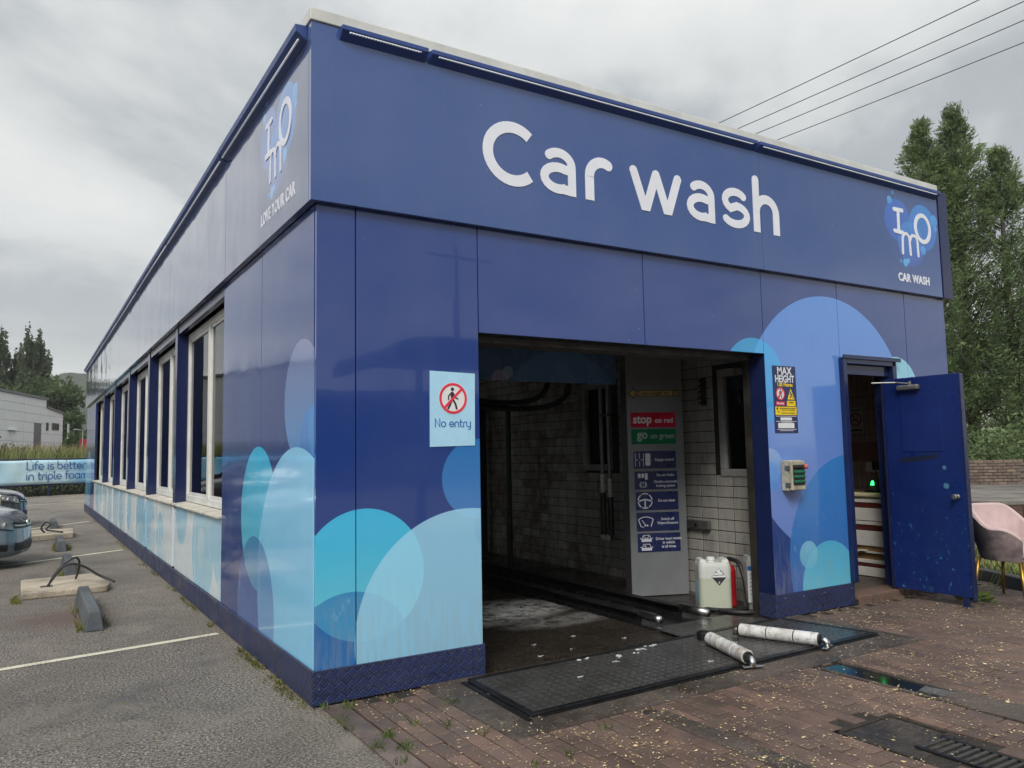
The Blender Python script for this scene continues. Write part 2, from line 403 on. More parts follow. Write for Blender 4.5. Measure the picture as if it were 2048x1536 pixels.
def logo_circles(f):
    c = [(6.2, 3.86, .227, '#2f6fd0', '#3a68c0', .85), (6.657, 3.834, .253, '#2f8fe0', '#2f72cc', .85), (6.423, 3.629, .24, '#3f92e4', '#3c5cb8', .72),
         (6.076, 4.057, .042, '#58b6f0', '#3f8fe0', .95), (6.139, 4.15, .02, '#4f9fe4', '#4f9fe4', .95), (6.874, 3.939, .068, '#4aa6ee', '#3f8ce0', .9),
         (6.899, 3.857, .03, '#4a9cea', '#4a9cea', .9), (6.637, 3.584, .048, '#5ab4f2', '#3f90e4', .95), (6.30, 3.414, .043, '#58b8f4', '#49a2ee', .95),
         (6.352, 3.441, .027, '#58aef0', '#58aef0', .9), (6.218, 3.424, .019, '#4a98e4', '#4a98e4', .9)]
    return [(f(a), b, r, t, q, al) for a, b, r, t, q, al in c]
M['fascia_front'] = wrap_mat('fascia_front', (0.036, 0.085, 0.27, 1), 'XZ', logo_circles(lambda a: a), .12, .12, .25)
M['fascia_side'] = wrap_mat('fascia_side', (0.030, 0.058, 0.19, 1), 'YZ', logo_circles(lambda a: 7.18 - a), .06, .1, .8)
def low_panel():
    circ = []; rr = random.Random(5)
    for i in range(13):
        y = 2.6 + i * 1.25
        circ.append((y + rr.uniform(-.3, .3), rr.uniform(.35, 1.0), rr.uniform(.25, .6), rr.choice(['#8fd0f0', '#a9daf0', '#6fc0ea']), rr.choice(['#a8dcf2', '#7cc8ee']), rr.choice([.5, .75, .9])))
        circ.append((y + rr.uniform(-.3, .3), rr.uniform(.1, .8), rr.uniform(.12, .3), '#d8ecf4', '#bfe4f0', .7))
    return wrap_mat('wrap_low', lin('#e4f0f6'), 'YZ', circ, .2, .06, .2, .3)
M['wrap_low'] = low_panel()
def inner_header():
    c = [(1.0, 2.2, .62, '#6f9fd8', '#6f9fd8', .7), (3.1, 1.75, .78, '#6f9fd8', '#6f9fd8', .7), (2.35, 2.2, .1, '#b8b8e0', '#b8b8e0', .8), (2.44, 2.28, .06, '#b8d0e8', '#b8d0e8', .7)]
    return wrap_mat('wrap_header', (0.10, .22, .42, 1), 'XZ', c, .25, .1, .1, 0)
M['wrap_header'] = inner_header()
M['navy_trim'] = simple('navy_trim', (0.012, 0.021, 0.082, 1), .2, var=.1)
M['navy_dark'] = simple('navy_dark', (0.012, 0.016, 0.06, 1), .35, var=.2)
M['coping'] = simple('coping', '#cfd0ca', .5, .0, .12, 3)
M['gap'] = simple('gap', (0.012, 0.014, 0.022, 1), .8)
def fivebar(name, col, uvmode, cell, strength, rough, metal=0.0, tone=.6):
    k = Mat(name, rough, metal); s = k.sepxyz()
    if uvmode == 'wall': u = k.math('ADD', s[0], s[1]); v = s[2]
    else: u, v = s[0], s[1]
    f = .7071 / cell
    a = k.math('MULTIPLY', k.math('ADD', u, v), f); b = k.math('MULTIPLY', k.math('SUBTRACT', u, v), f)
    chk = k.math('MODULO', k.math('ADD', k.math('ADD', k.math('FLOOR', a), k.math('FLOOR', b)), 1000.0), 2.0)
    chk = k.math('GREATER_THAN', chk, 0.5)
    sa = k.math('SINE', k.math('MULTIPLY', a, 2 * PI * 3)); sb = k.math('SINE', k.math('MULTIPLY', b, 2 * PI * 3))
    # soft ends of every bar inside its cell
    fa = k.math('ABSOLUTE', k.math('SUBTRACT', k.math('FRACT', a), .5)); fb = k.math('ABSOLUTE', k.math('SUBTRACT', k.math('FRACT', b), .5))
    ea = k.maprange(fa, .36, .46, 1, 0); eb = k.maprange(fb, .36, .46, 1, 0)
    h1 = k.math('MULTIPLY', k.maprange(sa, .0, .7), eb); h2 = k.math('MULTIPLY', k.maprange(sb, .0, .7), ea)
    h = k.math('ADD', k.math('MULTIPLY', h1, chk), k.math('MULTIPLY', h2, k.math('SUBTRACT', 1.0, chk)))
    k.bump(h, strength, .007)
    big = k.noise(3.0, 6, .7); fine = k.noise(40, 4)
    lo = tuple(c * .55 for c in col[:3]) + (1,); hi = tuple(min(1, c * 1.5) for c in col[:3]) + (1,)
    c = k.ramp(big, [(.3, lo), (.5, col), (.75, hi)])
    c = k.mix(k.math('MULTIPLY', k.maprange(fine, .5, .75), .3), c, (.16, .15, .13, 1))
    c = k.mix(k.math('MULTIPLY', chk, tone), c, tuple(min(1, q * 2.3) for q in col[:3]) + (1,))  # every other cell painted lighter, standing in for the bars' differing sheen
    c = k.mix(k.math('MULTIPLY', h, .4), c, tuple(min(1, q * 3) for q in col[:3]) + (1,))
    k.color(c); k.rough(k.maprange(big, .35, .65, rough * .6, rough * 1.5)); return k.m
M['kick'] = fivebar('kick', (0.013, 0.020, 0.062, 1), 'wall', .05, 1.0, .36, 0.0, .62)
M['tread'] = fivebar('tread', (0.038, 0.037, 0.036, 1), 'floor', .046, .7, .26, 0.0, .12)
M['letter_white'] = simple('letter_white', '#e6e8f0', .35, var=.04)
M['white'] = simple('white', '#e2e4e4', .4, var=.05)
M['upvc'] = simple('upvc', '#dcdcd8', .35, var=.09, scale=5)
M['sill'] = simple('sill', '#d2cdc0', .5, var=.25, scale=4)
def glass(name, tint, dark=0.0):
    k = Mat(name); k.t.nodes.remove(k.b)
    fr = k.n('ShaderNodeFresnel'); fr.inputs[0].default_value = 1.9
    tr = k.n('ShaderNodeBsdfTransparent'); tr.inputs[0].default_value = tint
    gl = k.n('ShaderNodeBsdfGlossy'); gl.inputs['Roughness'].default_value = 0.01
    mxx = k.n('ShaderNodeMixShader'); k.t.links.new(fr.outputs[0], mxx.inputs[0]); k.t.links.new(tr.outputs[0], mxx.inputs[1]); k.t.links.new(gl.outputs[0], mxx.inputs[2])
    bp = k.n('ShaderNodeBump'); bp.inputs['Strength'].default_value = .15; bp.inputs['Distance'].default_value = .004
    k.t.links.new(k.noise(2.2, 2), bp.inputs['Height']); k.t.links.new(bp.outputs[0], gl.inputs['Normal'])
    k.t.links.new(mxx.outputs[0], k.out.inputs[0]); return k.m
M['glass'] = glass('glass', (.94, .97, .96, 1))
M['led'] = simple('led', '#eef3fb', .3, emit=.06)
M['chrome'] = simple('chrome', '#c9c9c6', .3, 1.0, .1)
M['steel'] = simple('steel', '#8b8a86', .5, .8, .2, 20)
M['black'] = simple('black', (0.012, 0.012, 0.013, 1), .45)
M['rubber'] = simple('rubber', (0.016, 0.016, 0.018, 1), .5, var=.25, scale=15)
M['dark_steel'] = simple('dark_steel', (0.03, 0.031, 0.034, 1), .4, .6, .3, 10)
M['brown_guide'] = simple('brown_guide', (0.045, 0.04, 0.035, 1), .5, .3, .3, 8)
M['ceiling'] = simple('ceiling', (0.26, 0.27, 0.28, 1), .7)
M['soffit'] = simple('soffit', (0.10, 0.10, 0.095, 1), .6, var=.3)
def asphalt():
    k = Mat('asphalt', .85); fine = k.noise(62, 5, .85); sp = k.voro(48); big = k.noise(.55, 6, .65)
    c = k.ramp(fine, [(.40, (.010, .009, .008, 1)), (.5, (.135, .117, .10, 1)), (.60, (.60, .525, .45, 1))])
    c = k.mix(k.maprange(sp, .0, .3, .75, 0), c, (.38, .335, .285, 1))
    c = k.mix(k.maprange(big, .42, .68), c, (.085, .08, .078, 1), 'MULTIPLY') if False else k.mix(k.math('MULTIPLY', k.maprange(big, .42, .66), .6), c, (.06, .055, .05, 1))
    c = k.mix(k.math('MULTIPLY', k.maprange(k.noise(1.3, 5, .7, None, .8), .52, .66), .5), c, (.30, .265, .22, 1))
    c = k.mix(k.math('MULTIPLY', k.maprange(k.noise(2.7, 5, .7), .58, .78), .3), c, (.27, .25, .22, 1))
    px_ = k.sepxyz()[0]   # loose grit washed up against the wall foot
    c = k.mix(k.math('MULTIPLY', k.math('MULTIPLY', k.maprange(k.math('ADD', px_, k.math('MULTIPLY', k.noise(3.0, 5), .35)), -.22, .12), k.maprange(k.noise(70, 3, .8), .45, .6)), .5), c, (.40, .35, .27, 1))
    ck = k.voro(.55, None, 'DISTANCE_TO_EDGE'); wob = k.math('ADD', ck, k.math('MULTIPLY', k.math('SUBTRACT', k.noise(5, 4), .5), .05))
    c = k.mix(k.math('MULTIPLY', k.maprange(k.math('ABSOLUTE', wob), .0, .005, .55, 0), k.maprange(k.noise(.9), .5, .62)), c, (.03, .028, .026, 1))
    # old oil and rust stains
    st = k.n('ShaderNodeVectorMath', operation='DISTANCE'); k.t.links.new(k.pos(), st.inputs[0]); st.inputs[1].default_value = (-1.15, 4.05, 0)
    c = k.mix(k.math('MULTIPLY', k.maprange(k.math('ADD', st.outputs['Value'], k.math('MULTIPLY', k.noise(4), .7)), .55, 1.0, .6, 0), 1.0), c, (.12, .062, .052, 1))
    for cx, cy, r in ((-.95, .9, .16), (-.78, 1.05, .12), (-.35, 1.5, .12), (-2.2, 3.2, .3)):
        st = k.n('ShaderNodeVectorMath', operation='DISTANCE'); k.t.links.new(k.pos(), st.inputs[0]); st.inputs[1].default_value = (cx, cy, 0)
        c = k.mix(k.maprange(k.math('ADD', st.outputs['Value'], k.math('MULTIPLY', k.noise(7), .25)), r, r + .2, .5, 0), c, (.075, .078, .078, 1))
    k.color(c); k.bump(k.noise(60, 4, .8), 1.0, .014); k.bump(k.voro(48), .7, .009)
    k.rough(k.maprange(fine, .3, .7, .6, .95)); return k.m
M['asphalt'] = asphalt()
def brickmat(name, cols, wetness=.5, seed=0.0, scale=1.0):
    k = Mat(name, .6); oi = k.n('ShaderNodeObjectInfo').outputs['Random']
    base = k.ramp(oi, [(i / max(1, len(cols) - 1), c) for i, c in enumerate(cols)])
    fine = k.noise(120 * scale, 4, .7); big = k.noise(1.4, 5, .7)
    c = k.mix(k.maprange(fine, .35, .7), base, k.mix(.5, base, (.26, .18, .14, 1)))
    c = k.mix(k.math('MULTIPLY', k.maprange(big, .42, .68), .58), c, (.03, .025, .023, 1))
    c = k.mix(k.math('MULTIPLY', k.maprange(k.noise(14, 5, .7), .55, .72), .35), c, (.03, .026, .022, 1))
    k.color(c); k.bump(k.noise(95 * scale, 4, .7), .5, .004)
    k.rough(k.maprange(big, .38, .66, .72, .72 - .42 * wetness)); return k.m
M['pave_brick'] = brickmat('pave_brick', [(.075, .048, .039, 1), (.135, .080, .061, 1), (.10, .070, .057, 1), (.185, .108, .080, 1), (.12, .082, .067, 1)], .65)
M['mortar'] = simple('mortar', (.03, .025, .02, 1), .95, var=.4, scale=30, bump=.6, bscale=80)
def aggregate(name, cols, wet, scale=110):
    k = Mat(name, .6); fine = k.noise(scale, 4, .75); v = k.voro(scale * .8); big = k.noise(1.2, 6, .7)
    c = k.ramp(fine, [(.3, cols[0]), (.55, cols[1]), (.75, cols[2])])
    c = k.mix(k.math('MULTIPLY', k.maprange(big, .4, .62), .7), c, tuple(q * .35 for q in cols[0][:3]) + (1,))
    k.color(c); k.bump(v, .7, .005); k.bump(fine, .5, .003); k.rough(k.maprange(big, .38, .62, .75, .75 - .55 * wet)); return k.m
M['border'] = aggregate('border', [(.05, .040, .034, 1), (.115, .090, .072, 1), (.23, .18, .14, 1)], .6, 60)
def bay_floor():
    k = Mat('bay_floor', .4); s = k.sepxyz(); fine = k.noise(90, 4, .75); big = k.noise(1.6, 6, .7)
    c = k.ramp(fine, [(.38, (.007, .0065, .006, 1)), (.56, (.032, .026, .021, 1)), (.70, (.20, .15, .10, 1))])
    # a thin film of foam left in the wheel lane, and by the pillar foot
    for cx, cy, rx, ry, amt in ((1.95, 1.8, 1.3, .6, 1.0), (3.55, 2.35, .4, .5, .6), (2.6, 1.1, .7, .25, .25)):
        d = k.math('ADD', k.math('POWER', k.math('DIVIDE', k.math('SUBTRACT', s[0], cx), rx), 2.0), k.math('POWER', k.math('DIVIDE', k.math('SUBTRACT', s[1], cy), ry), 2.0))
        mk = k.maprange(d, .2, 1.0, 1.0, 0.0)
        pat = k.maprange(k.noise(9, 7, .8, None, .6), .38, .56)
        c = k.mix(k.math('MULTIPLY', k.math('MULTIPLY', mk, pat), amt), c, (.78, .78, .76, 1))
    k.color(c); k.bump(fine, .6, .004); k.rough(k.maprange(big, .38, .6, .5, .07)); return k.m
M['bay_floor'] = bay_floor()
def tilemat():
    k = Mat('wall_tile', .3); s = k.sepxyz(); oi = k.n('ShaderNodeObjectInfo').outputs['Random']
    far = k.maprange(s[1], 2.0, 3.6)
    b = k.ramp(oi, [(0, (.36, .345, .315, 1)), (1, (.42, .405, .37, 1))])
    b = k.mix(far, b, (.60, .58, .54, 1))  # deeper tiles painted paler to make up for the dim light there
    low = k.maprange(s[2], 1.75, .9)
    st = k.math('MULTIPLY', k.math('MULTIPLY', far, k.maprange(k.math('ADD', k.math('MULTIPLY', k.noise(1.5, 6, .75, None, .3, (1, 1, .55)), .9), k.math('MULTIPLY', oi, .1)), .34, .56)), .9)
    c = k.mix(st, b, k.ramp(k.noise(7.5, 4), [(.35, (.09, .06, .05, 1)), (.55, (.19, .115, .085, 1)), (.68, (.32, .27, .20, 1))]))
    c = k.mix(k.math('MULTIPLY', k.maprange(k.noise(5, 5, .7, None, 0, (1, 3, .5)), .45, .7), .4), c, (.07, .06, .05, 1))
    k.color(c); k.rough(k.maprange(k.noise(8), .3, .7, .2, .5)); return k.m
M['tile'] = tilemat()
M['grout'] = simple('grout', (.02, .019, .018, 1), .9)
M['pillar_grey'] = simple('pillar_grey', (.215, .225, .235, 1), .38, .0, .1, 2.5)
M['pillar_side'] = simple('pillar_side', (.12, .12, .125, 1), .45, .2, .2, 4)
M['sign_navy'] = simple('sign_navy', (.02, .03, .115, 1), .3)
M['sign_red'] = simple('sign_red', '#d00a38', .6, spec=.2)
M['sign_green'] = simple('sign_green', '#067a50', .6, spec=.2)
M['sign_yellow'] = simple('sign_yellow', '#c9ac48', .4)
M['bright_yellow'] = simple('bright_yellow', '#f2cf1d', .4)
M['sign_pale'] = simple('sign_pale', '#aedcf4', .3, var=.05)
M['sign_blue_ink'] = simple('sign_blue_ink', '#2f62ac', .4)
M['prohibit_red'] = simple('prohibit_red', '#e5384f', .4)
M['ink'] = simple('ink', (.03, .03, .035, 1), .5)
M['letter_grey'] = simple('letter_grey', '#a9c0ba', .45)
M['concrete'] = aggregate('concrete', [(.38, .32, .24, 1), (.54, .46, .355, 1), (.64, .57, .46, 1)], .05, 60)
M['grey_block'] = aggregate('grey_block', [(.085, .095, .105, 1), (.115, .128, .138, 1), (.15, .165, .175, 1)], .05, 90)
M['line_paint'] = (lambda k: (k.color(k.mix(k.maprange(k.math('ADD', k.math('MULTIPLY', k.noise(60, 5, .75), .7), k.math('MULTIPLY', k.noise(3, 4), .3)), .52, .62), (.70, .645, .50, 1), (.15, .14, .13, 1))), k.m)[1])(Mat('line_paint', .7))
M['foam'] = simple('foam', '#d4d7d6', .6, var=.15, bump=.5, bscale=90)

# ------------------------------------------------------------------ setting: ground
def struct(name, mb, mat, **kw):
    o = mb.build(name, mat, **kw); o['kind'] = 'structure'; return o
g = MB(); g.add([(-880, -880, 0), (880, -880, 0), (880, 880, 0), (-880, 880, 0)], [(0, 1, 2, 3)])
struct('ground', g, M['asphalt'])

def strip(name, a, b, w, z=0.004):
    a = Vector((*a, z)); b = Vector((*b, z)); d = (b - a).normalized(); n = Vector((-d.y, d.x, 0)) * w / 2
    q = MB(); k = 14; pts = []
    rr = random.Random(int(a.y * 100))
    for i in range(k + 1):
        p = a.lerp(b, i / k); pts += [p - n * (1 + rr.uniform(-.08, .08)), p + n * (1 + rr.uniform(-.08, .08))]
    q.add(pts, [(2 * i, 2 * i + 2, 2 * i + 3, 2 * i + 1) for i in range(k)])
    return struct(name, q, M['line_paint'])
strip('road_marking', (-3.9, 1.80), (-.07, 2.44), .085)
strip('road_marking', (-6.5, 5.98), (-.10, 10.02), .10)
strip('road_marking', (-7.0, 9.9), (-.14, 17.45), .11)
strip('road_marking', (-7.5, 23.2), (.4, 28.5), .12)

# bay floor and the concrete around the threshold plate
g = MB(); g.add([(.2, -.02, .006), (4.53, -.02, .006), (4.53, 22.2, .006), (.2, 22.2, .006)], [(0, 1, 2, 3)])
struct('floor', g, M['bay_floor'])
def xk(y): return 7.42 + .545 * y          # kerb line on the right
g = MB(); g.add([(.17, -9, .004), (xk(-9) + 5, -9, .004), (xk(-2.5), -2.5, .004), (7.4, -.02, .004), (5.2, -.03, .004), (.17, -.03, .004)], [(0, 1, 2, 3, 4, 5)])
paving = struct('paving', g, M['mortar'])
g = MB(); g.box(.68, -1.17, .0045, 4.36, -.03, .0215)
struct('concrete_apron', g, M['border'])

# paving bricks: soldier courses running away from the building
def brick_mesh(name, L, W, H, ch, mat):
    v = []; x, y = W / 2, L / 2
    v = [(-x, -y, 0), (x, -y, 0), (x, y, 0), (-x, y, 0), (-x, -y, H - ch), (x, -y, H - ch), (x, y, H - ch), (-x, y, H - ch),
         (-x + ch, -y + ch, H), (x - ch, -y + ch, H), (x - ch, y - ch, H), (-x + ch, y - ch, H)]
    f = [(8, 9, 10, 11)] + [(i, (i + 1) % 4, 4 + (i + 1) % 4, 4 + i) for i in range(4)] + [(4 + i, 4 + (i + 1) % 4, 8 + (i + 1) % 4, 8 + i) for i in range(4)]
    me = bpy.data.meshes.new(name); me.from_pydata(v, [], f); me.materials.append(mat); return me
bm0 = brick_mesh('brick', .1955, .0935, .013, .004, M['pave_brick'])
def free_spot(x, y):
    if y > -.14 and x < 7.1: return False
    if .74 < x < 4.30 and y > -1.05: return False
    if 3.02 < x < 3.38 and y < -1.1: return False
    if 1.55 < x < 1.60 and y < -1.25: return False
    if 2.13 < x < 2.62 and -2.54 < y < -1.94: return False
    if 2.25 < x < 2.55 and y < -2.3: return False
    return x < xk(y) - .08
spots = []
nx = int((7.4 - .17) / .1025)
for i in range(nx):
    x = .225 + i * .1025
    for j in range(-1, 17):
        y = -.16 - j * .2045 + (.102 if i % 2 else 0)
        if free_spot(x, y) and y > -3.35: spots.append((x, y))
def pix(P):
    v = Vector(P) - CP; z = v.dot(CD); return (1024 + 1566 * v.dot(CR) / z, 768 - 1566 * v.dot(CU) / z, z)
def in_frame(P, mg=40):
    a, b, z = pix(P); return z > 0 and -mg < a < 2048 + mg and -mg < b < 1536 + mg
vis = sorted([s for s in spots if in_frame((*s, .01))], key=lambda s: (Vector((*s, .01)) - CP).length)
near = set(vis[:300]); rr = random.Random(3)
far_mb = MB()
fv = [tuple(v.co) for v in bm0.vertices]; ff = [tuple(p.vertices) for p in bm0.polygons]
for s in spots:
    rz = rr.gauss(0, .012); dz = rr.gauss(0, .0012); tx, ty = rr.gauss(0, .006), rr.gauss(0, .004)
    if s in near:
        o = bpy.data.objects.new('brick', bm0); COL.objects.link(o); o.parent = paving
        o.location = (s[0], s[1], .0042 + dz); o.rotation_euler = (tx, ty, rz)
    else:
        c_, s_ = math.cos(rz), math.sin(rz)
        far_mb.add([(s[0] + a * c_ - b * s_, s[1] + a * s_ + b * c_, .0042 + dz + c + b * tx) for a, b, c in fv], ff)
o = far_mb.build('brick_field', M['pave_brick'], paving); o['kind'] = 'stuff'
# edging kerb between asphalt and bricks
ek = MB()
for i in range(8):
    y0 = -.06 - i * .62
    ek.add(*(lambda b: (b.v, b.f))(MB().box(.035, y0 - .607, .0, .165, y0, .014 + .001 * (i % 3))))
struct('edging_kerb', ek, M['edge'] if 'edge' in M else aggregate('edge', [(.12, .085, .075, 1), (.20, .15, .135, 1), (.30, .24, .21, 1)], .15), bevel=.004)
# kerb and grass on the right
kb = MB()
dk = Vector((.478, .878, 0)); kp = Vector((7.42, 0, 0)); nk = Vector((dk.y, -dk.x, 0))
kerb = bpy.data.objects.new('kerb', None)
for i in range(-4, 8):
    a = kp + dk * (i * .915); b = a + dk * .907
    q = MB(); q.hexa([a, b, b + nk * .13, a + nk * .13], [p + Vector((0, 0, .125 + .004 * (i % 2))) for p in (a + nk * .012, b + nk * .012, b + nk * .13, a + nk * .13)])
    if i == -4: k0 = struct('kerb', q, aggregate('kerb_stone', [(.055, .058, .06, 1), (.09, .095, .097, 1), (.13, .135, .135, 1)], .1, 90), bevel=.012); kmat = k0.data.materials[0]
    else: q.build('kerb_stone', kmat, k0, bevel=.012)
def soil(): return simple('soil', (.05, .055, .025, 1), .95, var=.4, scale=12, bump=.8, bscale=50)
M['soil'] = soil()
A_ = [kp + dk * (-3.6) + nk * .125, kp + dk * 14 + nk * .125]
LW0 = Vector((12.79, 2.45, 0)); LWU = Vector((.8515, -.5243, 0)); LWN = Vector((-.5243, -.8515, 0))
g = MB(); e0 = LW0 - LWU * 9; e1 = LW0 + LWU * 14
g.add([(A_[0].x, A_[0].y, .09), (e1.x, e1.y, .05), (e0.x, e0.y, .05), (A_[1].x, A_[1].y, .09)], [(0, 1, 2, 3)])
verge = struct('grass_verge', g, M['soil'])

# ------------------------------------------------------------------ the car wash building
B = thing('car_wash_building', 'long navy blue car wash building with bubble graphics and a wide drive-in opening', 'building')
FF = Fr((0, 0, 0), (1, 0, 0), (0, 0, 1)); SF = Fr((0, 0, 0), (0, -1, 0), (0, 0, 1))
XL, XR, HO = 1.165, 4.10, 2.345
H1, H2, W, LEN = 3.10, 4.27, 7.05, 22.3
G_ = .004
def panel(x0, x1, z0, z1, th=.03):
    MB().box(x0 + G_, 0, z0, x1 - G_, th, z1).build('cladding_panel', M['wrap_front'], B, bevel=.0015, seg=1)
panel(0, .262, .205, H1); panel(.262, XL, .205, H1)
panel(XL, 2.70, HO, H1); panel(2.70, XR, HO, H1)
panel(XR, 5.18, .205, H1); panel(5.18, 6.30, 2.34, H1); panel(6.02, 6.30, .205, 2.34); panel(6.30, W, .205, H1)
# backing wall behind the panels, with its two openings
b = MB(); b.box(.03, .032, 0, XL - .002, .17, H1); b.box(XL - .002, .032, HO + .002, XR + .002, .17, H1); b.box(XR + .002, .032, 0, 5.19, .17, H1)
b.box(5.19, .032, 2.345, 6.02, .17, H1); b.box(6.02, .032, 0, W, .17, H1)
b.build('front_wall', M['gap'], B)
# reveal lining of the drive-in opening
b = MB(); b.box(XR - .003, -.002, .205, XR - .0015, .172, HO); b.box(XR - .001, -.001, .205, XR + .001, .17, HO)
b.build('opening_reveal', M['navy_trim'], B)
MB().box(XR - .012, .18, 0, XR + .03, .25, 2.40).build('door_guide', M['brown_guide'], B)
MB().box(XL - .03, .18, 0, XL + .002, .25, 2.40).build('door_guide', M['brown_guide'], B)
b = MB(); b.box(XL - .05, .175, HO - .04, XR + .05, .40, HO + .32); b.build('shutter_box', M['soffit'], B, bevel=.01)
# kick plates of five-bar tread along the foot of the walls
def kick(x0, y0, x1, y1): MB().box(x0, y0, .012, x1, y1, .215).build('kick_plate', M['kick'], B, bevel=.003, seg=1)
kick(-.018, -.018, XL - .09, -.001); kick(XL - .087, -.017, XL + .006, -.001); kick(XL + .0005, -.001, XL + .012, .17)
kick(XR + .0, -.018, 5.185, -.001); kick(XR - .012, -.016, XR - .0005, .175); kick(6.03, -.018, W, -.001)
b = MB()
for x, z in ((.02, .185), (.02, .11), (XL - .045, .185), (XL - .045, .11), (XL - .11, .19), (4.2, .18), (5.14, .17), (4.75, .17), (5.14, .08), (4.45, .17)):
    b.lathe([(.006, -.024), (.007, -.021), (.0072, -.017)], (x, 0, z), 8, 'y')
b.build('rivet', M['chrome'], B)['kind'] = 'stuff'
# side wall: solid panels, six recessed window bays, pilasters
def spanel(y0, y1, z0, z1, mat='wrap_side', name='cladding_panel', x=0.0):
    MB().box(x, y0 + G_, z0, x + .03, y1 - G_, z1).build(name, M[mat], B, bevel=.0015, seg=1)
spanel(.032, 1.335, .205, H1); spanel(1.335, 2.715, .205, H1)
bays = [(2.72, 5.35), (5.54, 7.90), (8.08, 10.60), (10.78, 13.30), (13.48, 16.00), (16.18, 18.80)]
spanel(18.8, 20.6, .205, H1); spanel(20.6, LEN, .205, H1)
for i, (y0, y1) in enumerate(bays):
    ye = bays[i + 1][0] if i < 5 else None
    # window
    wf = MB(); xw = .12; zb, zt = 1.0, 3.0; fw = .075; ym = (y0 + y1) / 2
    wf.box(xw, y0, zb, xw + .06, y1, zb + fw); wf.box(xw, y0, zt - fw, xw + .06, y1, zt)
    wf.box(xw, y0, zb + fw, xw + .06, y0 + fw, zt - fw); wf.box(xw, y1 - fw, zb + fw, xw + .06, y1, zt - fw)
    wo_ = bpy.data.objects.new('window', None); wo_.parent = B; COL.objects.link(wo_)
    bpy.data.objects.remove(wo_)
    win = wf.build('window', M['upvc'], B, bevel=.006)
    q = MB(); q.box(xw - .004, ym - .05, zb + fw, xw + .062, ym + .05, zt - fw); q.build('mullion', M['upvc'], win, bevel=.006)
    for ya, yb in ((y0 + fw, ym - .05), (ym + .05, y1 - fw)):
        s_ = MB(); t = .035
        s_.box(xw + .012, ya, zb + fw, xw + .05, yb, zb + fw + t); s_.box(xw + .012, ya, zt - fw - t, xw + .05, yb, zt - fw)
        s_.box(xw + .012, ya, zb + fw + t, xw + .05, ya + t, zt - fw - t); s_.box(xw + .012, yb - t, zb + fw + t, xw + .05, yb, zt - fw - t)
        s_.build('sash', M['upvc'], win, bevel=.004)
        MB().box(xw + .026, ya + t, zb + fw + t, xw + .030, yb - t, zt - fw - t).build('pane', M['glass'], win)
    MB().hexa([(-.035, y0, .955), (xw + .07, y0, .955), (xw + .07, y1, .955), (-.035, y1, .955)], [(-.035, y0, .978), (xw + .07, y0, .999), (xw + .07, y1, .999), (-.035, y1, .978)]).build('sill', M['sill'], win, bevel=.005)
    # panels below the sill, split in two
    for ya, yb in ((y0, ym), (ym, y1)): spanel(ya, yb - (.004 if yb == ym else 0), .215, .952, 'wrap_low', 'lower_panel', .004)
    # head lining above the window
    MB().box(.005, y0 - .02, zt, xw + .06, y1 + .02, H1).build('window_head', M['navy_trim'], B)
    # the pilaster on the far side of the bay
    if ye: MB().box(.0, y1, .93, xw + .06, ye, H1 - .003).build('pilaster', M['navy_trim'], B, bevel=.003)
    if ye: MB().box(.03, y1 + .03, .215, .05, ye - .03, .925).build('joint_strip', M['navy_dark'], B)
    # slim alu edge on each pilaster
    if ye: MB().box(-.004, y1 - .001, 1.55, .0, y1 + .16, H1 - .02).build('pilaster_edge', M['navy_trim'], B)
b = MB(); b.box(.032, .172, 0, .06, 2.70, H1); b.box(.05, 2.70, 0, .10, 18.8, .95); b.box(.032, 18.8, 0, .06, LEN, H1)
b.build('side_wall', M['gap'], B)
for k in range(9):
    y0, y1 = (0.0 if k == 0 else k * 2.71 - .001), (k + 1) * 2.71 - .006
    y1 = min(y1, LEN); y0 = max(y0, -.0005)
    if y0 < LEN: MB().box(-.018, y0, .012, -.001, y1, .215).build('kick_plate', M['kick'], B, bevel=.003, seg=1)
# fascia band standing 50 mm proud, front then side
fz0, fz1 = H1, H2
def ffront(x0, x1): MB().box(x0, -.05, fz0, x1, -.005, fz1).build('fascia_panel', M['fascia_front'], B, bevel=.002, seg=1)
ffront(-.05, .1145); ffront(.1115, 4.09); ffront(4.094, 6.955)
MB().box(6.975, -.055, fz0 - .004, 7.15, .1, fz1 + .02).build('fascia_end_trim', M['navy_trim'], B, bevel=.004)
MB().box(6.95, -.03, fz0, 6.98, -.005, fz1).build('fascia_gap', M['gap'], B)
ys = [-.004, 2.45, 5.70, 8.95, 12.2, 15.45, 18.7, 20.95, LEN]
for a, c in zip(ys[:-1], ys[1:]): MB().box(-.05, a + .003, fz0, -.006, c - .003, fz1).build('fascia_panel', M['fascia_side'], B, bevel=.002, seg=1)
b = MB(); b.box(-.045, -.045, fz0 + .004, 7.0, .2, fz0 + .02); b.box(-.045, .2, fz0 + .004, .2, LEN, fz0 + .02); b.build('fascia_soffit', M['navy_dark'], B)
b = MB(); b.box(-.004, -.004, fz0 + .022, W, .3, fz1 - .01); b.box(-.004, .3, fz0 + .022, .3, LEN, fz1 - .01); b.build('fascia_frame', M['gap'], B)
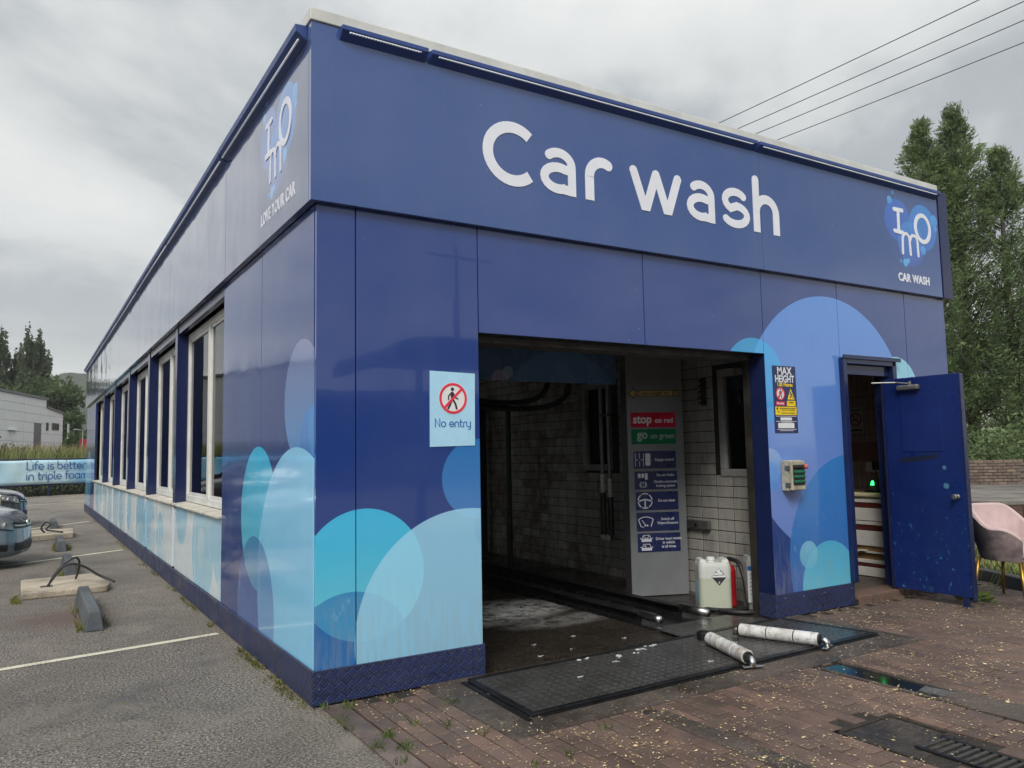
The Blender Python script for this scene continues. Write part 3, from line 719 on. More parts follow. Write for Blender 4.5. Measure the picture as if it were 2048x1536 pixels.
# coping along the top edge
MB().box(-.06, -.062, fz1 + .002, 6.97, .14, fz1 + .085).build('coping', M['coping'], B, bevel=.006)
MB().box(-.062, .145, fz1 + .002, .14, LEN + .02, fz1 + .04).build('coping', M['navy_dark'], B, bevel=.006)
b = MB(); b.box(.1, .1, fz1 - .12, W - .05, LEN - .05, fz1 - .06); b.box(W - .04, .1, 3.12, W, LEN, fz1 - .02)
b.build('roof', M['ceiling'], B)
b = MB(); b.box(W - .04, .171, 0, W, 1.45, H1); b.box(W - .04, 1.45, 0, W, 2.45, 1.0); b.box(W - .04, 1.45, 2.2, W, 2.45, H1); b.box(W - .04, 2.45, 0, W, LEN - .07, H1); b.build('outer_wall', M['navy_trim'], B)  # unseen side opening, added to let daylight into the kiosk room
# light hoods with LED strips: front (three lengths) and side
M['hood_blue'] = simple('hood_blue', (.030, .066, .235, 1), .4, var=.06)
def hood_front(x0, x1):
    q = MB(); q.prism([(x0, -.05, fz1 - .085), (x0, -.115, fz1 - .035), (x0, -.115, fz1 - .005), (x0, -.05, fz1 + .001)], (x1 - x0, 0, 0))
    h = q.build('light_hood', M['hood_blue'], B, bevel=.002, seg=1)
    q = MB(); n = int((x1 - x0 - .1) / .021)
    q.box(x0 + .05, -.109, fz1 - .046, x1 - .05, -.102, fz1 - .042)
    for i in range(n):
        x = x0 + .05 + i * .021; q.box(x, -.1095, fz1 - .049, x + .011, -.098, fz1 - .0415)
    q.build('led_strip', M['led'], h)['kind'] = 'stuff'
for a, c in ((.135, .745), (.775, 4.02), (4.05, 6.93)): hood_front(a, c)
for k, (a, c) in enumerate(zip([.02] + ys[1:-1], ys[1:])):
    rr = random.Random(k); sag = rr.uniform(-.006, .006)
    q = MB(); q.prism([(-.05, a + .01, fz1 - .10), (-.125, a + .01, fz1 - .05), (-.13, a + .01, fz1 - .005), (-.05, a + .01, fz1 + .0012)], (0, c - a - .02, sag))
    h = q.build('light_hood', M['hood_blue'], B, bevel=.002, seg=1)
    q = MB(); q.tube([(-.098, a + .05, fz1 - .086), (-.098, (a + c) / 2, fz1 - .088 + sag), (-.098, c - .05, fz1 - .085 + sag)], .0075, 8); q.build('led_strip', M['led'], h, smooth=True)
# bay ceiling, end wall, roof over room
b = MB(); b.box(.06, .41, 3.0, W - .05, LEN - .05, 3.06); b.build('ceiling', M['ceiling'], B)
b = MB(); b.box(.06, LEN - .06, 0, 1.2, LEN - .01, H2 - .1); b.box(1.2, LEN - .06, 2.5, 4.2, LEN - .01, H2 - .1); b.box(4.2, LEN - .06, 0, W - .05, LEN - .01, H2 - .1); b.build('end_wall', M['grout'], B)  # unseen exit opening, added so daylight reaches the back of the bay

# lettering on the fascia, raised 4 mm
A = ell
def fletter(strokes, x, w=.094, caps=None, base=3.437, fr=FF, hbase=.0502, name='letter', wtop=.0045):
    q = MB()
    for i, st in enumerate(strokes):
        pts, cp = st if isinstance(st, tuple) else (st, 'rr')
        fstroke(q, fr, [(x + a, base + c) for a, c in pts], w, hbase, hbase + wtop + .00015 * i, caps=cp)
    return q.build(name, M['letter_white'], B)
def carwash(x0, sgn, fr, hb, sx):
    def L(strokes, x, kx=1.0, w=.084):
        T = lambda pts: [((.042 + (a - .042) * kx) * sx, b_) for a, b_ in pts]
        return fletter([(T(s[0]), s[1]) if isinstance(s, tuple) else T(s) for s in strokes], x0 + (x - 1.19) * sx, fr=fr, hbase=hb, w=w)
    L([(A(.255, .235, .212, .200, 47, 313, 26), 'ff')], 1.19)
    def a_(x): L([(A(.160, .225, .105, .096, 135, 0, 12) + [(.265, .225), (.265, 0)], 'rf'), (A(.158, .123, .112, .084, 60, 300, 14), 'ff'), ([(.20, .199), (.262, .192)], 'ff'), ([(.20, .040), (.262, .0405)], 'ff')], x, 1.16, .073)
    a_(1.672)
    L([([(.042, 0), (.042, .19)] + A(.170, .19, .128, .128, 180, 62, 9), 'fr')], 2.10)
    qw = MB(); wx = x0 + (2.545 - 1.19) * sx; hw_ = .043; off = 0
    for xa, xb in ((.045, .165), (.285, .165), (.285, .405), (.525, .405)):
        pl = [(xa - hw_, .32), (xb - hw_, 0), (xb + hw_, 0), (xa + hw_, .32)]
        fpoly(qw, fr, [(wx + a * sx, 3.437 + c) for a, c in pl], hb, hb + .0045 + off); off += .00015
    for xa in (.045, .285, .525): fdisc(qw, fr, wx + xa * sx, 3.437 + .318, .0405, hb, hb + .0045 + off, n=20); off += .00015
    qw.build('letter', M['letter_white'], B)
    a_(3.160)
    L([(A(.165, .243, .112, .083, 38, 258, 12)[:-1] + A(.160, .118, .128, .083, 82, -145, 13), 'rr')], 3.575, 1.15, .072)
    L([([(.042, 0), (.042, .482)], 'fr'), ([(.042, .19)] + A(.165, .19, .123, .128, 180, 0, 12)[1:] + [(.288, 0)], 'ff')], 3.985, 1.06)
carwash(1.19, 1, FF, .0502, 1.0)
# monogram in the bubbles: raised I, m, O, then the line below; front right and left end of the side
def monogram(fr, f, hb):
    def st(name, strokes, w):
        q = MB()
        for i, (pts, cp) in enumerate(strokes): fstroke(q, fr, [(f(a), c) for a, c in pts], w, hb, hb + .004 + .0004 * i, closed=(cp == 'c'), caps=cp if cp != 'c' else 'rr')
        q.build(name, M['letter_white'], B)
    st('letter', [([(6.142, 3.968), (6.288, 3.972)], 'rr'), ([(6.214, 3.97), (6.206, 3.736)], 'ff'), ([(6.134, 3.736), (6.276, 3.731)], 'rr')], .044)
    st('letter', [([(6.258, 3.512), (6.268, 3.66)] + A(6.33, 3.655, .062, .075, 165, 5, 9) + [(6.398, 3.512)], 'rr'), ([(6.395, 3.655)] + A(6.468, 3.65, .068, .075, 165, 0, 9) + [(6.538, 3.512)], 'rr')], .034)
    st('letter', [(A(6.648, 3.824, .133, .145, 0, 360, 30)[:-1], 'c')], .048)
monogram(FF, lambda a: a, .0502)
f7 = lambda a: -(7.18 - a)
monogram(Fr((0, 0, 0), (0, -1, 0), (0, 0, 1)), f7, .0502)
split_letters(text('letter', 'CAR WASH', .118, FF.at(6.435, 3.212, .0502), M['letter_white'], B, 'CENTER', .003, .0042, .90, 0.0, 1.06))
split_letters(text('letter', 'LOVE YOUR CAR', .128, SF.at(-.735, 3.238, .0502), M['letter_white'], B, 'CENTER', .002, .0045, .82, 0.0, 1.14))

# tiled inside wall along the right of the bay, with two fixed windows
iw = MB(); XT = 4.52
def holes(y, z): return (.43 < y < .985 and 1.20 < z < 2.33) or (2.70 < y < 3.32 and 1.24 < z < 2.37)
iw.box(XT + .008, .19, 0, XT + .09, .45, 3.0); iw.box(XT + .008, .45, 0, XT + .09, .97, 1.22); iw.box(XT + .008, .45, 2.31, XT + .09, .97, 3.0)
iw.box(XT + .008, .97, 0, XT + .09, 2.72, 3.0); iw.box(XT + .008, 2.72, 0, XT + .09, 3.30, 1.26); iw.box(XT + .008, 2.72, 2.35, XT + .09, 3.30, 3.0)
iw.box(XT + .008, 3.30, 0, XT + .09, LEN - .06, 3.0)
inner = iw.build('inside_wall', M['grout'], B)
def tile_mesh():
    hy, hz, d, c = .1055, .0525, .008, .003
    v = [(0, -hy, -hz), (0, hy, -hz), (0, hy, hz), (0, -hy, hz), (-d + c, -hy, -hz), (-d + c, hy, -hz), (-d + c, hy, hz), (-d + c, -hy, hz),
         (-d, -hy + c, -hz + c), (-d, hy - c, -hz + c), (-d, hy - c, hz - c), (-d, -hy + c, hz - c)]
    f = [(8, 9, 10, 11)] + [(i, (i + 1) % 4, 4 + (i + 1) % 4, 4 + i) for i in range(4)] + [(4 + i, 4 + (i + 1) % 4, 8 + (i + 1) % 4, 8 + i) for i in range(4)]
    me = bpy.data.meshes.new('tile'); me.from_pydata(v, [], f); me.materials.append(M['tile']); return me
tm = tile_mesh(); tv = [tuple(v.co) for v in tm.vertices]; tf = [tuple(p.vertices) for p in tm.polygons]
tl = []
for i in range(-5, 60):
    y = 1.4875 + .2205 * (i + .5)
    for j in range(0, 26):
        z = .106 + .1127 * (j - .5)
        if y > .30 and z > .0 and not holes(y, z): tl.append((y, z))
# the ones best seen: through the opening, not behind the pillar
def seen(t):
    a, c, z_ = pix((XT, *t)); hidden = 1236 < a < 1385
    return (0 if (958 < a < 1510 and c > 700 and not hidden) else 1, t[0])
tl.sort(key=seen); rest = MB(); rr = random.Random(9)
for k, (y, z) in enumerate(tl):
    dx_ = rr.gauss(0, .0008)
    if k < 300:
        o = bpy.data.objects.new('tile', tm); COL.objects.link(o); o.parent = inner; o.location = (XT + .009 + dx_, y, z)
        o.rotation_euler = (rr.gauss(0, .006), rr.gauss(0, .004), rr.gauss(0, .004))
    else: rest.add([(XT + .009 + dx_ + a, y + b_, z + c) for a, b_, c in tv], tf)
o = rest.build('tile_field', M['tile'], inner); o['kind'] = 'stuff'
M['inner_frame'] = simple('inner_frame', (.36, .36, .35, 1), .5, var=.2)
def inner_window(y0, y1, z0, z1):
    q = MB(); t = .075
    q.box(XT - .012, y0, z0, XT + .095, y1, z0 + t); q.box(XT - .012, y0, z1 - t, XT + .095, y1, z1); q.box(XT - .012, y0, z0 + t, XT + .095, y0 + t, z1 - t); q.box(XT - .012, y1 - t, z0 + t, XT + .095, y1, z1 - t)
    w = q.build('inside_window', M['inner_frame'], B, bevel=.008)
    MB().box(XT + .03, y0 + t, z0 + t, XT + .035, y1 - t, z1 - t).build('pane', M['glass'], w); return w
inner_window(.45, .97, 1.22, 2.31); inner_window(2.72, 3.30, 1.26, 2.35)
# kiosk room behind the small door
M['room_wall'] = simple('room_wall', (.42, .30, .24, 1), .6, var=.15)
M['room_red'] = simple('room_red', (.22, .085, .06, 1), .6)
q = MB(); q.box(6.93, .172, .08, 6.99, 1.45, 3.0); q.box(6.93, 1.45, .08, 6.99, 2.45, 1.0); q.box(6.93, 1.45, 2.2, 6.99, 2.45, 3.0); q.box(6.93, 2.45, .08, 6.99, 2.6, 3.0); q.box(4.62, 2.55, .08, 6.93, 2.6, 3.0); rw = q.build('room_wall', M['room_wall'], B)  # wall gap lines up with the added daylight opening outside
MB().box(6.922, .3, 1.32, 6.931, 1.44, 1.55).build('tile_band', M['room_red'], rw)
q = MB()
for i in range(18): q.box(6.924, .32 + i * .065, 1.0, 6.9305, .322 + i * .065, 2.4)
for j in range(9): q.box(6.924, .3, 1.02 + j * .152, 6.9305, 1.44, 1.023 + j * .152)
q.build('tile_joint', M['grout'], rw)['kind'] = 'stuff'
q = MB(); q.box(4.62, .172, .0, 6.93, 2.55, .085); q.build('room_floor', M['border'], B)
# small door: step, frame, open leaf
stp = bpy.data.objects.new('step', None); COL.objects.link(stp); stp.parent = B
q = MB(); q.box(5.19, -.045, .0, 6.45, .17, .055); bpy.data.objects.remove(stp); stp = q.build('step', M['mortar'], B)
rr = random.Random(4)
for i in range(12):
    x0 = 5.192 + i * .105
    q = MB(); q.box(x0, -.05, .056, x0 + .097, .165, .092 + rr.uniform(-.002, .002)); q.box(x0, -.0535, .0, x0 + .097, -.0465, .085); q.build('brick', M['pave_brick'], stp, bevel=.004, seg=1)
q = MB(); q.box(5.155, -.05, .22, 5.215, .17, 2.36); q.box(5.215, -.05, 2.30, 6.0, .17, 2.36); q.box(5.955, -.05, .09, 6.02, .17, 2.36); q.build('door_frame', M['navy_trim'], B, bevel=.004)
q = MB(); q.box(5.15, -.066, 2.345, 6.08, -.0515, 2.385); q.box(5.22, .0, 2.20, 5.95, .05, 2.298); q.build('door_head_box', M['navy_trim'], B, bevel=.004)
def door_paint():
    k = Mat('door_paint', .35); s = k.sepxyz()
    c = k.ramp(k.noise(2.0, 5), [(.3, (.004, .016, .105, 1)), (.7, (.007, .023, .145, 1))])
    low = k.maprange(s[2], 1.35, .1, .0, 1.0)
    ch = k.math('MULTIPLY', k.maprange(k.noise(20, 5, .75, None, .4, (1, 1, .6)), .615, .635), low)
    c = k.mix(k.math('MULTIPLY', ch, .75), c, (.06, .30, .48, 1))
    bl = k.math('MULTIPLY', k.math('MULTIPLY', k.maprange(k.noise(3.2, 6, .8), .56, .7), k.maprange(s[2], .55, .15)), .5)
    c = k.mix(bl, c, (.05, .24, .44, 1))
    # black smear under the upper panel
    d = k.math('ADD', k.math('POWER', k.math('DIVIDE', k.math('ADD', s[1], .36), .22), 4.0), k.math('POWER', k.math('DIVIDE', k.math('SUBTRACT', s[2], k.math('ADD', 1.335, k.math('MULTIPLY', s[1], -.10))), .032), 2.0))
    c = k.mix(k.math('MULTIPLY', k.maprange(k.math('ADD', d, k.math('MULTIPLY', k.noise(25), .8)), .8, 1.5, 1, 0), .8), c, (.014, .016, .02, 1))
    for cy, cz, r in ((-.60, 1.285, .028), (-.605, 1.115, .034)):
        e_ = k.math('ADD', k.math('POWER', k.math('ADD', s[1], -cy), 2.0), k.math('POWER', k.math('SUBTRACT', s[2], cz), 2.0))
        c = k.mix(k.maprange(k.math('ADD', k.math('SQRT', e_), k.math('MULTIPLY', k.noise(30), .03)), r, r + .012, .8, 0), c, (.10, .26, .36, 1))
    k.color(c); k.bump(k.noise(35, 4, .7), .12, .003); k.rough(k.maprange(k.noise(6), .3, .7, .25, .5)); return k.m
M['door_paint'] = door_paint()
DX = 5.80
q = MB(); q.box(DX, -.78, .11, DX + .045, -.03, 2.16); leaf = q.build('door', M['door_paint'], B, bevel=.004)
q = MB(); q.box(DX - .006, -.60, 1.435, DX - .0005, -.20, 2.0); q.build('infill_panel', M['door_paint'], leaf, bevel=.002, seg=1)
q = MB(); q.box(DX - .006, -.798, .085, DX + .055, -.781, 2.155); q.build('edge_strip', M['navy_trim'], leaf, bevel=.002, seg=1)
q = MB(); q.box(DX - .012, -.028, .115, DX + .06, -.008, 2.15); q.build('hinge_strip', M['navy_dark'], leaf, bevel=.002, seg=1)
q = MB(); q.box(DX + .002, -.735, .004, DX + .04, -.69, .1095); q.build('drop_bolt', M['navy_trim'], leaf)
q = MB(); q.lathe([(.024, 0), (.024, -.012), (.016, -.018), (.016, -.035), (.026, -.042), (.026, -.062), (.02, -.068)], (DX - .0005, -.705, 1.02), 16, 'x'); q.build('knob', M['steel'], leaf, smooth=False, bevel=.001)
cl = MB(); cl.box(DX - .055, -.42, 2.035, DX - .001, -.20, 2.085); clo = cl.build('closer', M['steel'], leaf, bevel=.012)
q = MB(); q.tube([(DX - .03, -.33, 2.095), (DX - .06, -.20, 2.115), (DX - .19, -.03, 2.12)], .008, 8); q.lathe([(.014, 2.084), (.014, 2.12)], (DX - .03, -.33, 0), 10); q.build('closer_arm', M['steel'], clo)
# inside corner furniture of the room belongs to the room: counter, card reader, notice
CT = thing('counter', 'white fronted kiosk counter with dark red bands seen through the small door', 'counter', (6.3, .2, .085))
M['counter_white'] = simple('counter_white', '#d9d6cf', .5, var=.1)
M['maroon'] = simple('maroon', '#5b2520', .5)
M['pale_wood'] = simple('pale_wood', '#8a6a44', .6, var=.3)
MB().box(6.33, .22, .085, 6.915, 1.9, .93).build('carcass', M['pale_wood'], CT)
MB().tube([(6.30, .2, .965), (6.30, 1.9, .965)], .028, 10).build('edge_roll', simple('edge_roll', '#c9c19a', .4), CT)
MB().box(6.30, .2, .937, 6.92, 1.9, .99).build('worktop', simple('worktop', '#8b7b5c', .4), CT, bevel=.006)
for z0, z1, mt in ((.885, .93, 'counter_white'), (.83, .88, 'maroon'), (.69, .825, 'counter_white'), (.645, .682, 'counter_white'), (.585, .64, 'maroon'), (.42, .58, 'counter_white'), (.235, .272, 'counter_white'), (.195, .23, 'maroon'), (.085 + .01, .19, 'counter_white')):
    MB().box(6.30 if mt != 'maroon' else 6.31, .22, z0, 6.328, 1.9, z1).build('drawer_front' if mt != 'maroon' else 'trim_band', M[mt], CT, bevel=.003, seg=1)
q = MB(); q.box(6.29, .35, .345, 6.6, .62, .36); q.box(6.28, .7, .34, 6.55, .95, .352); q.hexa([(6.27, .58, .362), (6.5, .66, .362), (6.48, .75, .362), (6.26, .68, .362)], [(6.27, .58, .372), (6.5, .66, .372), (6.48, .75, .372), (6.26, .68, .372)])
q.build('shelf_board', M['counter_white'], CT)
CRd = thing('card_reader', 'small card terminal with a lit green screen on the kiosk counter', 'card reader', (6.42, .56, .99))
q = MB(); q.box(6.38, .50, .99, 6.50, .64, 1.02); q.build('base', M['black'], CRd, bevel=.004)
q = MB(); q.hexa([(6.41, .52, 1.02), (6.47, .52, 1.02), (6.47, .62, 1.02), (6.41, .62, 1.02)], [(6.44, .52, 1.16), (6.48, .52, 1.16), (6.48, .62, 1.16), (6.44, .62, 1.16)]); q.build('case', simple('case_grey', '#3c4136', .4), CRd, bevel=.006)
M['green_lit'] = simple('green_lit', '#2cff6a', .4, emit=3.0)
q = MB(); q.hexa([(6.418, .545, 1.07), (6.42, .545, 1.07), (6.42, .59, 1.07), (6.418, .59, 1.07)], [(6.428, .555, 1.115), (6.43, .555, 1.115), (6.43, .58, 1.115), (6.428, .58, 1.115)]); q.build('screen', M['green_lit'], CRd)
RW = Fr((6.921, 0, 0), (0, -1, 0), (0, 0, 1))
NS = thing('no_smoking_sign', 'white no smoking notice on the kiosk inside wall', 'sign', (6.921, 1.07, 1.80))
q = MB(); frect(q, RW, -1.17, 1.66, -.97, 1.96, .0, .003); q.build('board', simple('paper', '#b8b4ac', .6), NS)
q = MB(); fstroke(q, RW, ell(-1.07, 1.82, .072, .072)[:-1], .016, .003, .0045, closed=True); fstroke(q, RW, [(-1.12, 1.87), (-1.02, 1.77)], .014, .003, .005); q.build('prohibition_ring', simple('dull_red', '#8a2a30', .5), NS)
q = MB(); fstroke(q, RW, [(-1.115, 1.81), (-1.035, 1.81)], .014, .003, .0043); fstroke(q, RW, [(-1.04, 1.835), (-1.06, 1.855), (-1.035, 1.87)], .008, .003, .0041); frect(q, RW, -1.15, 1.925, -.99, 1.935, .003, .0041); frect(q, RW, -1.15, 1.68, -.99, 1.70, .003, .0041); q.build('pictogram', M['ink'], NS)
SK = thing('wall_socket', 'white plug socket with a black plug above the kiosk counter', 'socket', (6.925, .88, 1.25))
q = MB(); q.box(6.912, .80, 1.20, 6.929, .97, 1.31); q.build('face_plate', M['white'], SK, bevel=.003)
q = MB(); q.box(6.87, .79, 1.22, 6.911, .86, 1.32); q.tube([(6.88, .82, 1.22), (6.8, .78, 1.15), (6.7, .7, 1.06), (6.55, .6, 1.01)], .006, 6); q.build('plug', M['black'], SK)

# ------------------------------------------------------------------ signs and box on the front
def walker(q, fr, cx, cy, s, h):
    fdisc(q, fr, cx, cy + .40 * s, .085 * s, h, h + .0010, n=14)
    fstroke(q, fr, [(cx - .02 * s, cy + .22 * s), (cx - .0 * s, cy - .03 * s)], .15 * s, h, h + .0011)
    fstroke(q, fr, [(cx - .02 * s, cy - .05 * s), (cx - .12 * s, cy - .28 * s), (cx - .22 * s, cy - .45 * s)], .09 * s, h, h + .0013)
    fstroke(q, fr, [(cx + .02 * s, cy - .05 * s), (cx + .14 * s, cy - .24 * s), (cx + .2 * s, cy - .45 * s)], .09 * s, h, h + .0015)
    fstroke(q, fr, [(cx - .06 * s, cy + .24 * s), (cx - .19 * s, cy + .1 * s), (cx - .2 * s, cy - .06 * s)], .06 * s, h, h + .0017)
    fstroke(q, fr, [(cx + .05 * s, cy + .22 * s), (cx + .14 * s, cy + .04 * s), (cx + .26 * s, cy - .02 * s)], .06 * s, h, h + .0019)
NE = thing('no_entry_sign', 'pale blue no entry sign with a crossed out walking figure beside the opening', 'sign', (.955, 0, 1.80))
f = FF.at(.955, 1.805, .0)
q = MB(); fpoly(q, f, [(-.178, -.256), (.165, -.250), (.172, .248), (-.174, .256)], .001, .004); q.build('board', M['sign_pale'], NE)
q = MB(); fdisc(q, f, .0, .072, .108, .004, .0046); q.build('disc', M['white'], NE)
q = MB(); walker(q, f, -.005, .072, .155, .0046); q.build('pictogram', M['ink'], NE)
q = MB(); fstroke(q, f, ell(0, .072, .097, .097, n=36)[:-1], .017, .0046, .0066, closed=True); fstroke(q, f, [(-.068, .006), (.068, .140)], .017, .0046, .0070, caps='ff'); q.build('prohibition_ring', M['prohibit_red'], NE)
q = MB(); xh = .040; w_ = stroke_width('No entry', xh); 
xx_ = -w_ / 2
for ch in 'No entry':
    q = MB(); nx2 = stroke_text(q, f, xx_, -.125, xh, .0072, ch, .004, .0052)
    if q.v: q.build('letter', M['sign_blue_ink'], NE)
    xx_ = nx2

MH = thing('max_height_sign', 'tall navy height limit sign with yellow and red warning symbols above a switch box', 'sign', (4.35, 0, 1.63))
f = FF.at(4.352, 1.937, 0); q = MB(); frect(q, f, -.155, -.305, .155, .305, .001, .005); q.build('board', M['sign_navy'], MH)
text('lettering', 'MAX', .10, f.at(0, .225, .005), M['white'], MH, 'CENTER', .0015, .002, .92); text('lettering', 'HEIGHT', .092, f.at(0, .155, .005), M['white'], MH, 'CENTER', .0015, .002, .80)
text('lettering', '1.85 Metres', .046, f.at(0, .118, .005), M['bright_yellow'], MH, 'CENTER', .0015, .0012, .95)
q = MB(); fdisc(q, f, -.066, .05, .058, .005, .0056); q.build('disc', M['white'], MH)
q = MB(); walker(q, f, -.066, .052, .085, .0056); q.build('pictogram', M['ink'], MH)
q = MB(); fstroke(q, f, ell(-.066, .05, .053, .053)[:-1], .010, .0056, .0076, closed=True); fstroke(q, f, [(-.1, .014), (-.03, .088)], .010, .0056, .008); frect(q, f, -.128, -.055, -.012, -.020, .005, .0056); q.build('prohibition_ring', M['prohibit_red'], MH)
text('lettering', 'No entry', .026, f.at(-.07, -.046, .0056), M['white'], MH, 'CENTER', .001, .0006, .95)
q = MB(); fpoly(q, f, [(.028, .0), (.126, .0), (.077, .1)], .005, .0056); frrect(q, f, .018, -.062, .135, -.012, .008, .005, .0056); frect(q, f, -.142, -.143, .146, -.068, .005, .0056); q.build('warning_panel', M['bright_yellow'], MH)
q = MB(); fdisc(q, f, .072, .066, .008, .0056, .0064, n=10); fstroke(q, f, [(.072, .055), (.08, .035), (.066, .016)], .011, .0056, .0065); fstroke(q, f, [(.08, .036), (.098, .024), (.105, .01)], .007, .0056, .0067); fstroke(q, f, [(.06, .05), (.085, .052), (.094, .042)], .006, .0056, .0069)
fstroke(q, f, [(-.128, -.088), (-.108, -.078)], .014, .0056, .0064, caps='ff'); fstroke(q, f, [(-.115, -.085), (-.105, -.118), (-.088, -.118)], .005, .0056, .0066, caps='ff')
for yy, a, c in ((-.086, -.085, .135), (-.101, -.06, .12), (-.128, -.06, .12)):
    frect(q, f, a, yy, c, yy + .006, .0056, .0063)
q.build('pictogram', M['ink'], MH)
text('lettering', 'Caution', .024, f.at(.077, -.035, .0056), M['ink'], MH, 'CENTER', .001, .0004, .95)
q = MB(); frrect(q, f, -.08, -.192, .075, -.165, .008, .005, .0056); frrect(q, f, -.115, -.262, .105, -.215, .008, .005, .0056)
for yy, a, c in ((-.156, -.14, .14), (-.203, -.14, .14), (-.2095, -.07, .08), (-.275, -.13, .13), (-.287, -.09, .09)): frect(q, f, a, yy, c, yy + .004, .005, .0056)
q.build('text_panel', M['white'], MH)

CB = thing('control_box', 'cream switch box with green buttons and a red stop knob on the pier', 'control box', (4.345, -.0, 1.25))
M['box_cream'] = simple('box_cream', '#b5ae98', .5, var=.25, scale=14)
q = MB(); q.box(4.250, -.075, 1.115, 4.440, -.002, 1.385); q.build('back_box', M['box_cream'], CB, bevel=.006)
q = MB(); q.box(4.253, -.115, 1.12, 4.437, -.077, 1.38); lid = q.build('lid', M['box_cream'], CB, bevel=.008)
q = MB(); q.box(4.270, -.119, 1.165, 4.420, -.1155, 1.345); q.build('label_plate', M['ink'], lid)
M['btn_green'] = simple('btn_green', '#1f6a50', .35)
for r_ in range(4):
    for c_ in range(4):
        x, z = 4.290 + c_ * .037, 1.325 - r_ * .043
        if r_ == 0 and c_ == 3: continue
        q = MB(); q.lathe([(.0155, -.119), (.0155, -.126), (.012, -.128), (.011, -.138), (.009, -.14)], (x, 0, z), 12, 'y'); q.build('button', M['btn_green'] if r_ else M['black'], CB)
q = MB(); q.lathe([(.009, -.118), (.009, -.135), (.021, -.137), (.023, -.15), (.016, -.158)], (4.412, 0, 1.328), 14, 'y'); q.build('stop_knob', simple('knob_red', '#c96a64', .5), CB, smooth=True)
for z in (1.17, 1.32):
    q = MB(); q.box(4.240, -.10, z - .018, 4.250, -.05, z + .018); q.build('latch', M['steel'], CB)

# ------------------------------------------------------------------ inside the bay
PL = thing('instruction_pillar', 'grey instruction pillar inside the opening with red, green and blue driver notices', 'pillar', (3.792, 1.558, .006))
pf = Fr((3.792, 1.558, 0), (math.cos(R(-21.8)), math.sin(R(-21.8)), 0), (0, 0, 1))
def pbox(x0, x1, z0, z1, d0, d1):
    a = [pf.p(x0, z0, d1), pf.p(x1, z0, d1), pf.p(x1, z0, d0), pf.p(x0, z0, d0)]; c = [pf.p(x0, z1, d1), pf.p(x1, z1, d1), pf.p(x1, z1, d0), pf.p(x0, z1, d0)]
    return MB().hexa(a, c)
pbox(0, .614, .012, 2.56, -.012, 0).build('front_sheet', M['pillar_grey'], PL, bevel=.004)
pbox(.006, .608, .008, 2.55, -.22, -.0125).build('column', M['pillar_side'], PL, bevel=.006)
f = pf
def plate(name, x0, x1, z0, z1, mt, r=.006):
    q = MB(); frrect(q, f, x0, z0, x1, z1, r, .0005, .004); return q.build(name, M[mt], PL)
q = MB(); fpoly(q, f, [(.012, 2.094), (.086, 2.036), (.086, 2.062), (.572, 2.062), (.572, 2.126), (.086, 2.126), (.086, 2.152)], .0005, .003); fpoly(q, f, [(.03, 2.094), (.08, 2.056), (.08, 2.068), (.566, 2.068), (.566, 2.12), (.08, 2.12), (.08, 2.134)], .003, .0034)
ar = MB(); fpoly(ar, f, [(.012, 2.094), (.086, 2.034), (.086, 2.062), (.572, 2.062), (.572, 2.126), (.086, 2.126), (.086, 2.154)], .0005, .003); arrow = ar.build('height_arrow', M['ink'], PL)
ar = MB(); fpoly(ar, f, [(.028, 2.094), (.079, 2.052), (.079, 2.069), (.565, 2.069), (.565, 2.119), (.079, 2.119), (.079, 2.136)], .003, .0036); ar.build('arrow_face', M['sign_yellow'], arrow)
ar = MB()
for x in (.092, .118, .50, .526): fpoly(ar, f, [(x, 2.069), (x + .012, 2.069), (x + .026, 2.119), (x + .014, 2.119)], .0036, .0042)
ar.build('stripe', M['ink'], arrow)
text('lettering', 'max height 2m', .052, f.at(.318, 2.078, .0036), M['ink'], arrow, 'CENTER', .001, .0008, .98)
p1 = plate('notice_plate', .040, .528, 1.737, 1.893, 'sign_red', .002)
text('lettering', 'stop', .125, f.at(.064, 1.782, .004), M['letter_white'], p1, 'LEFT', .001, .004, .92); text('lettering', 'on red', .078, f.at(.302, 1.784, .004), M['letter_white'], p1, 'LEFT', .001, .002, .95)
p2 = plate('notice_plate', .042, .528, 1.563, 1.718, 'sign_green', .002)
text('lettering', 'go', .125, f.at(.105, 1.622, .004), M['letter_grey'], p2, 'LEFT', .001, .004, .92); text('lettering', 'on green', .078, f.at(.247, 1.622, .004), M['letter_grey'], p2, 'LEFT', .001, .001, .95)
def notice(z0, z1, x0, lines, icon):
    p = plate('notice_plate', x0, x0 + .462, z0, z1, 'sign_navy', .008); n = len(lines); s = .039
    for i, (tx, zz) in enumerate(lines): text('lettering', tx, s, f.at(x0 + .335, zz, .004), M['letter_white'], p, 'CENTER', .001, .0006, .9)
    q = MB(); icon(q, x0, z0); q.build('pictogram', M['letter_white'], p)
def ic_gear(q, x, z):
    for dx_ in (.02, .107): fstroke(q, f, [(x + dx_, z + .025), (x + dx_, z + .16)], .006, .004, .005, caps='ff')
    fstroke(q, f, [(x + .064, z + .025), (x + .064, z + .078)], .006, .004, .005, caps='ff'); fstroke(q, f, [(x + .064, z + .105), (x + .064, z + .16)], .006, .004, .005, caps='ff')
    fstroke(q, f, [(x + .02, z + .092), (x + .05, z + .092)], .006, .004, .0052, caps='ff'); fstroke(q, f, [(x + .078, z + .092), (x + .107, z + .092)], .006, .004, .0052, caps='ff')
    frrect(q, f, x + .128, z + .03, x + .182, z + .158, .012, .004, .005)
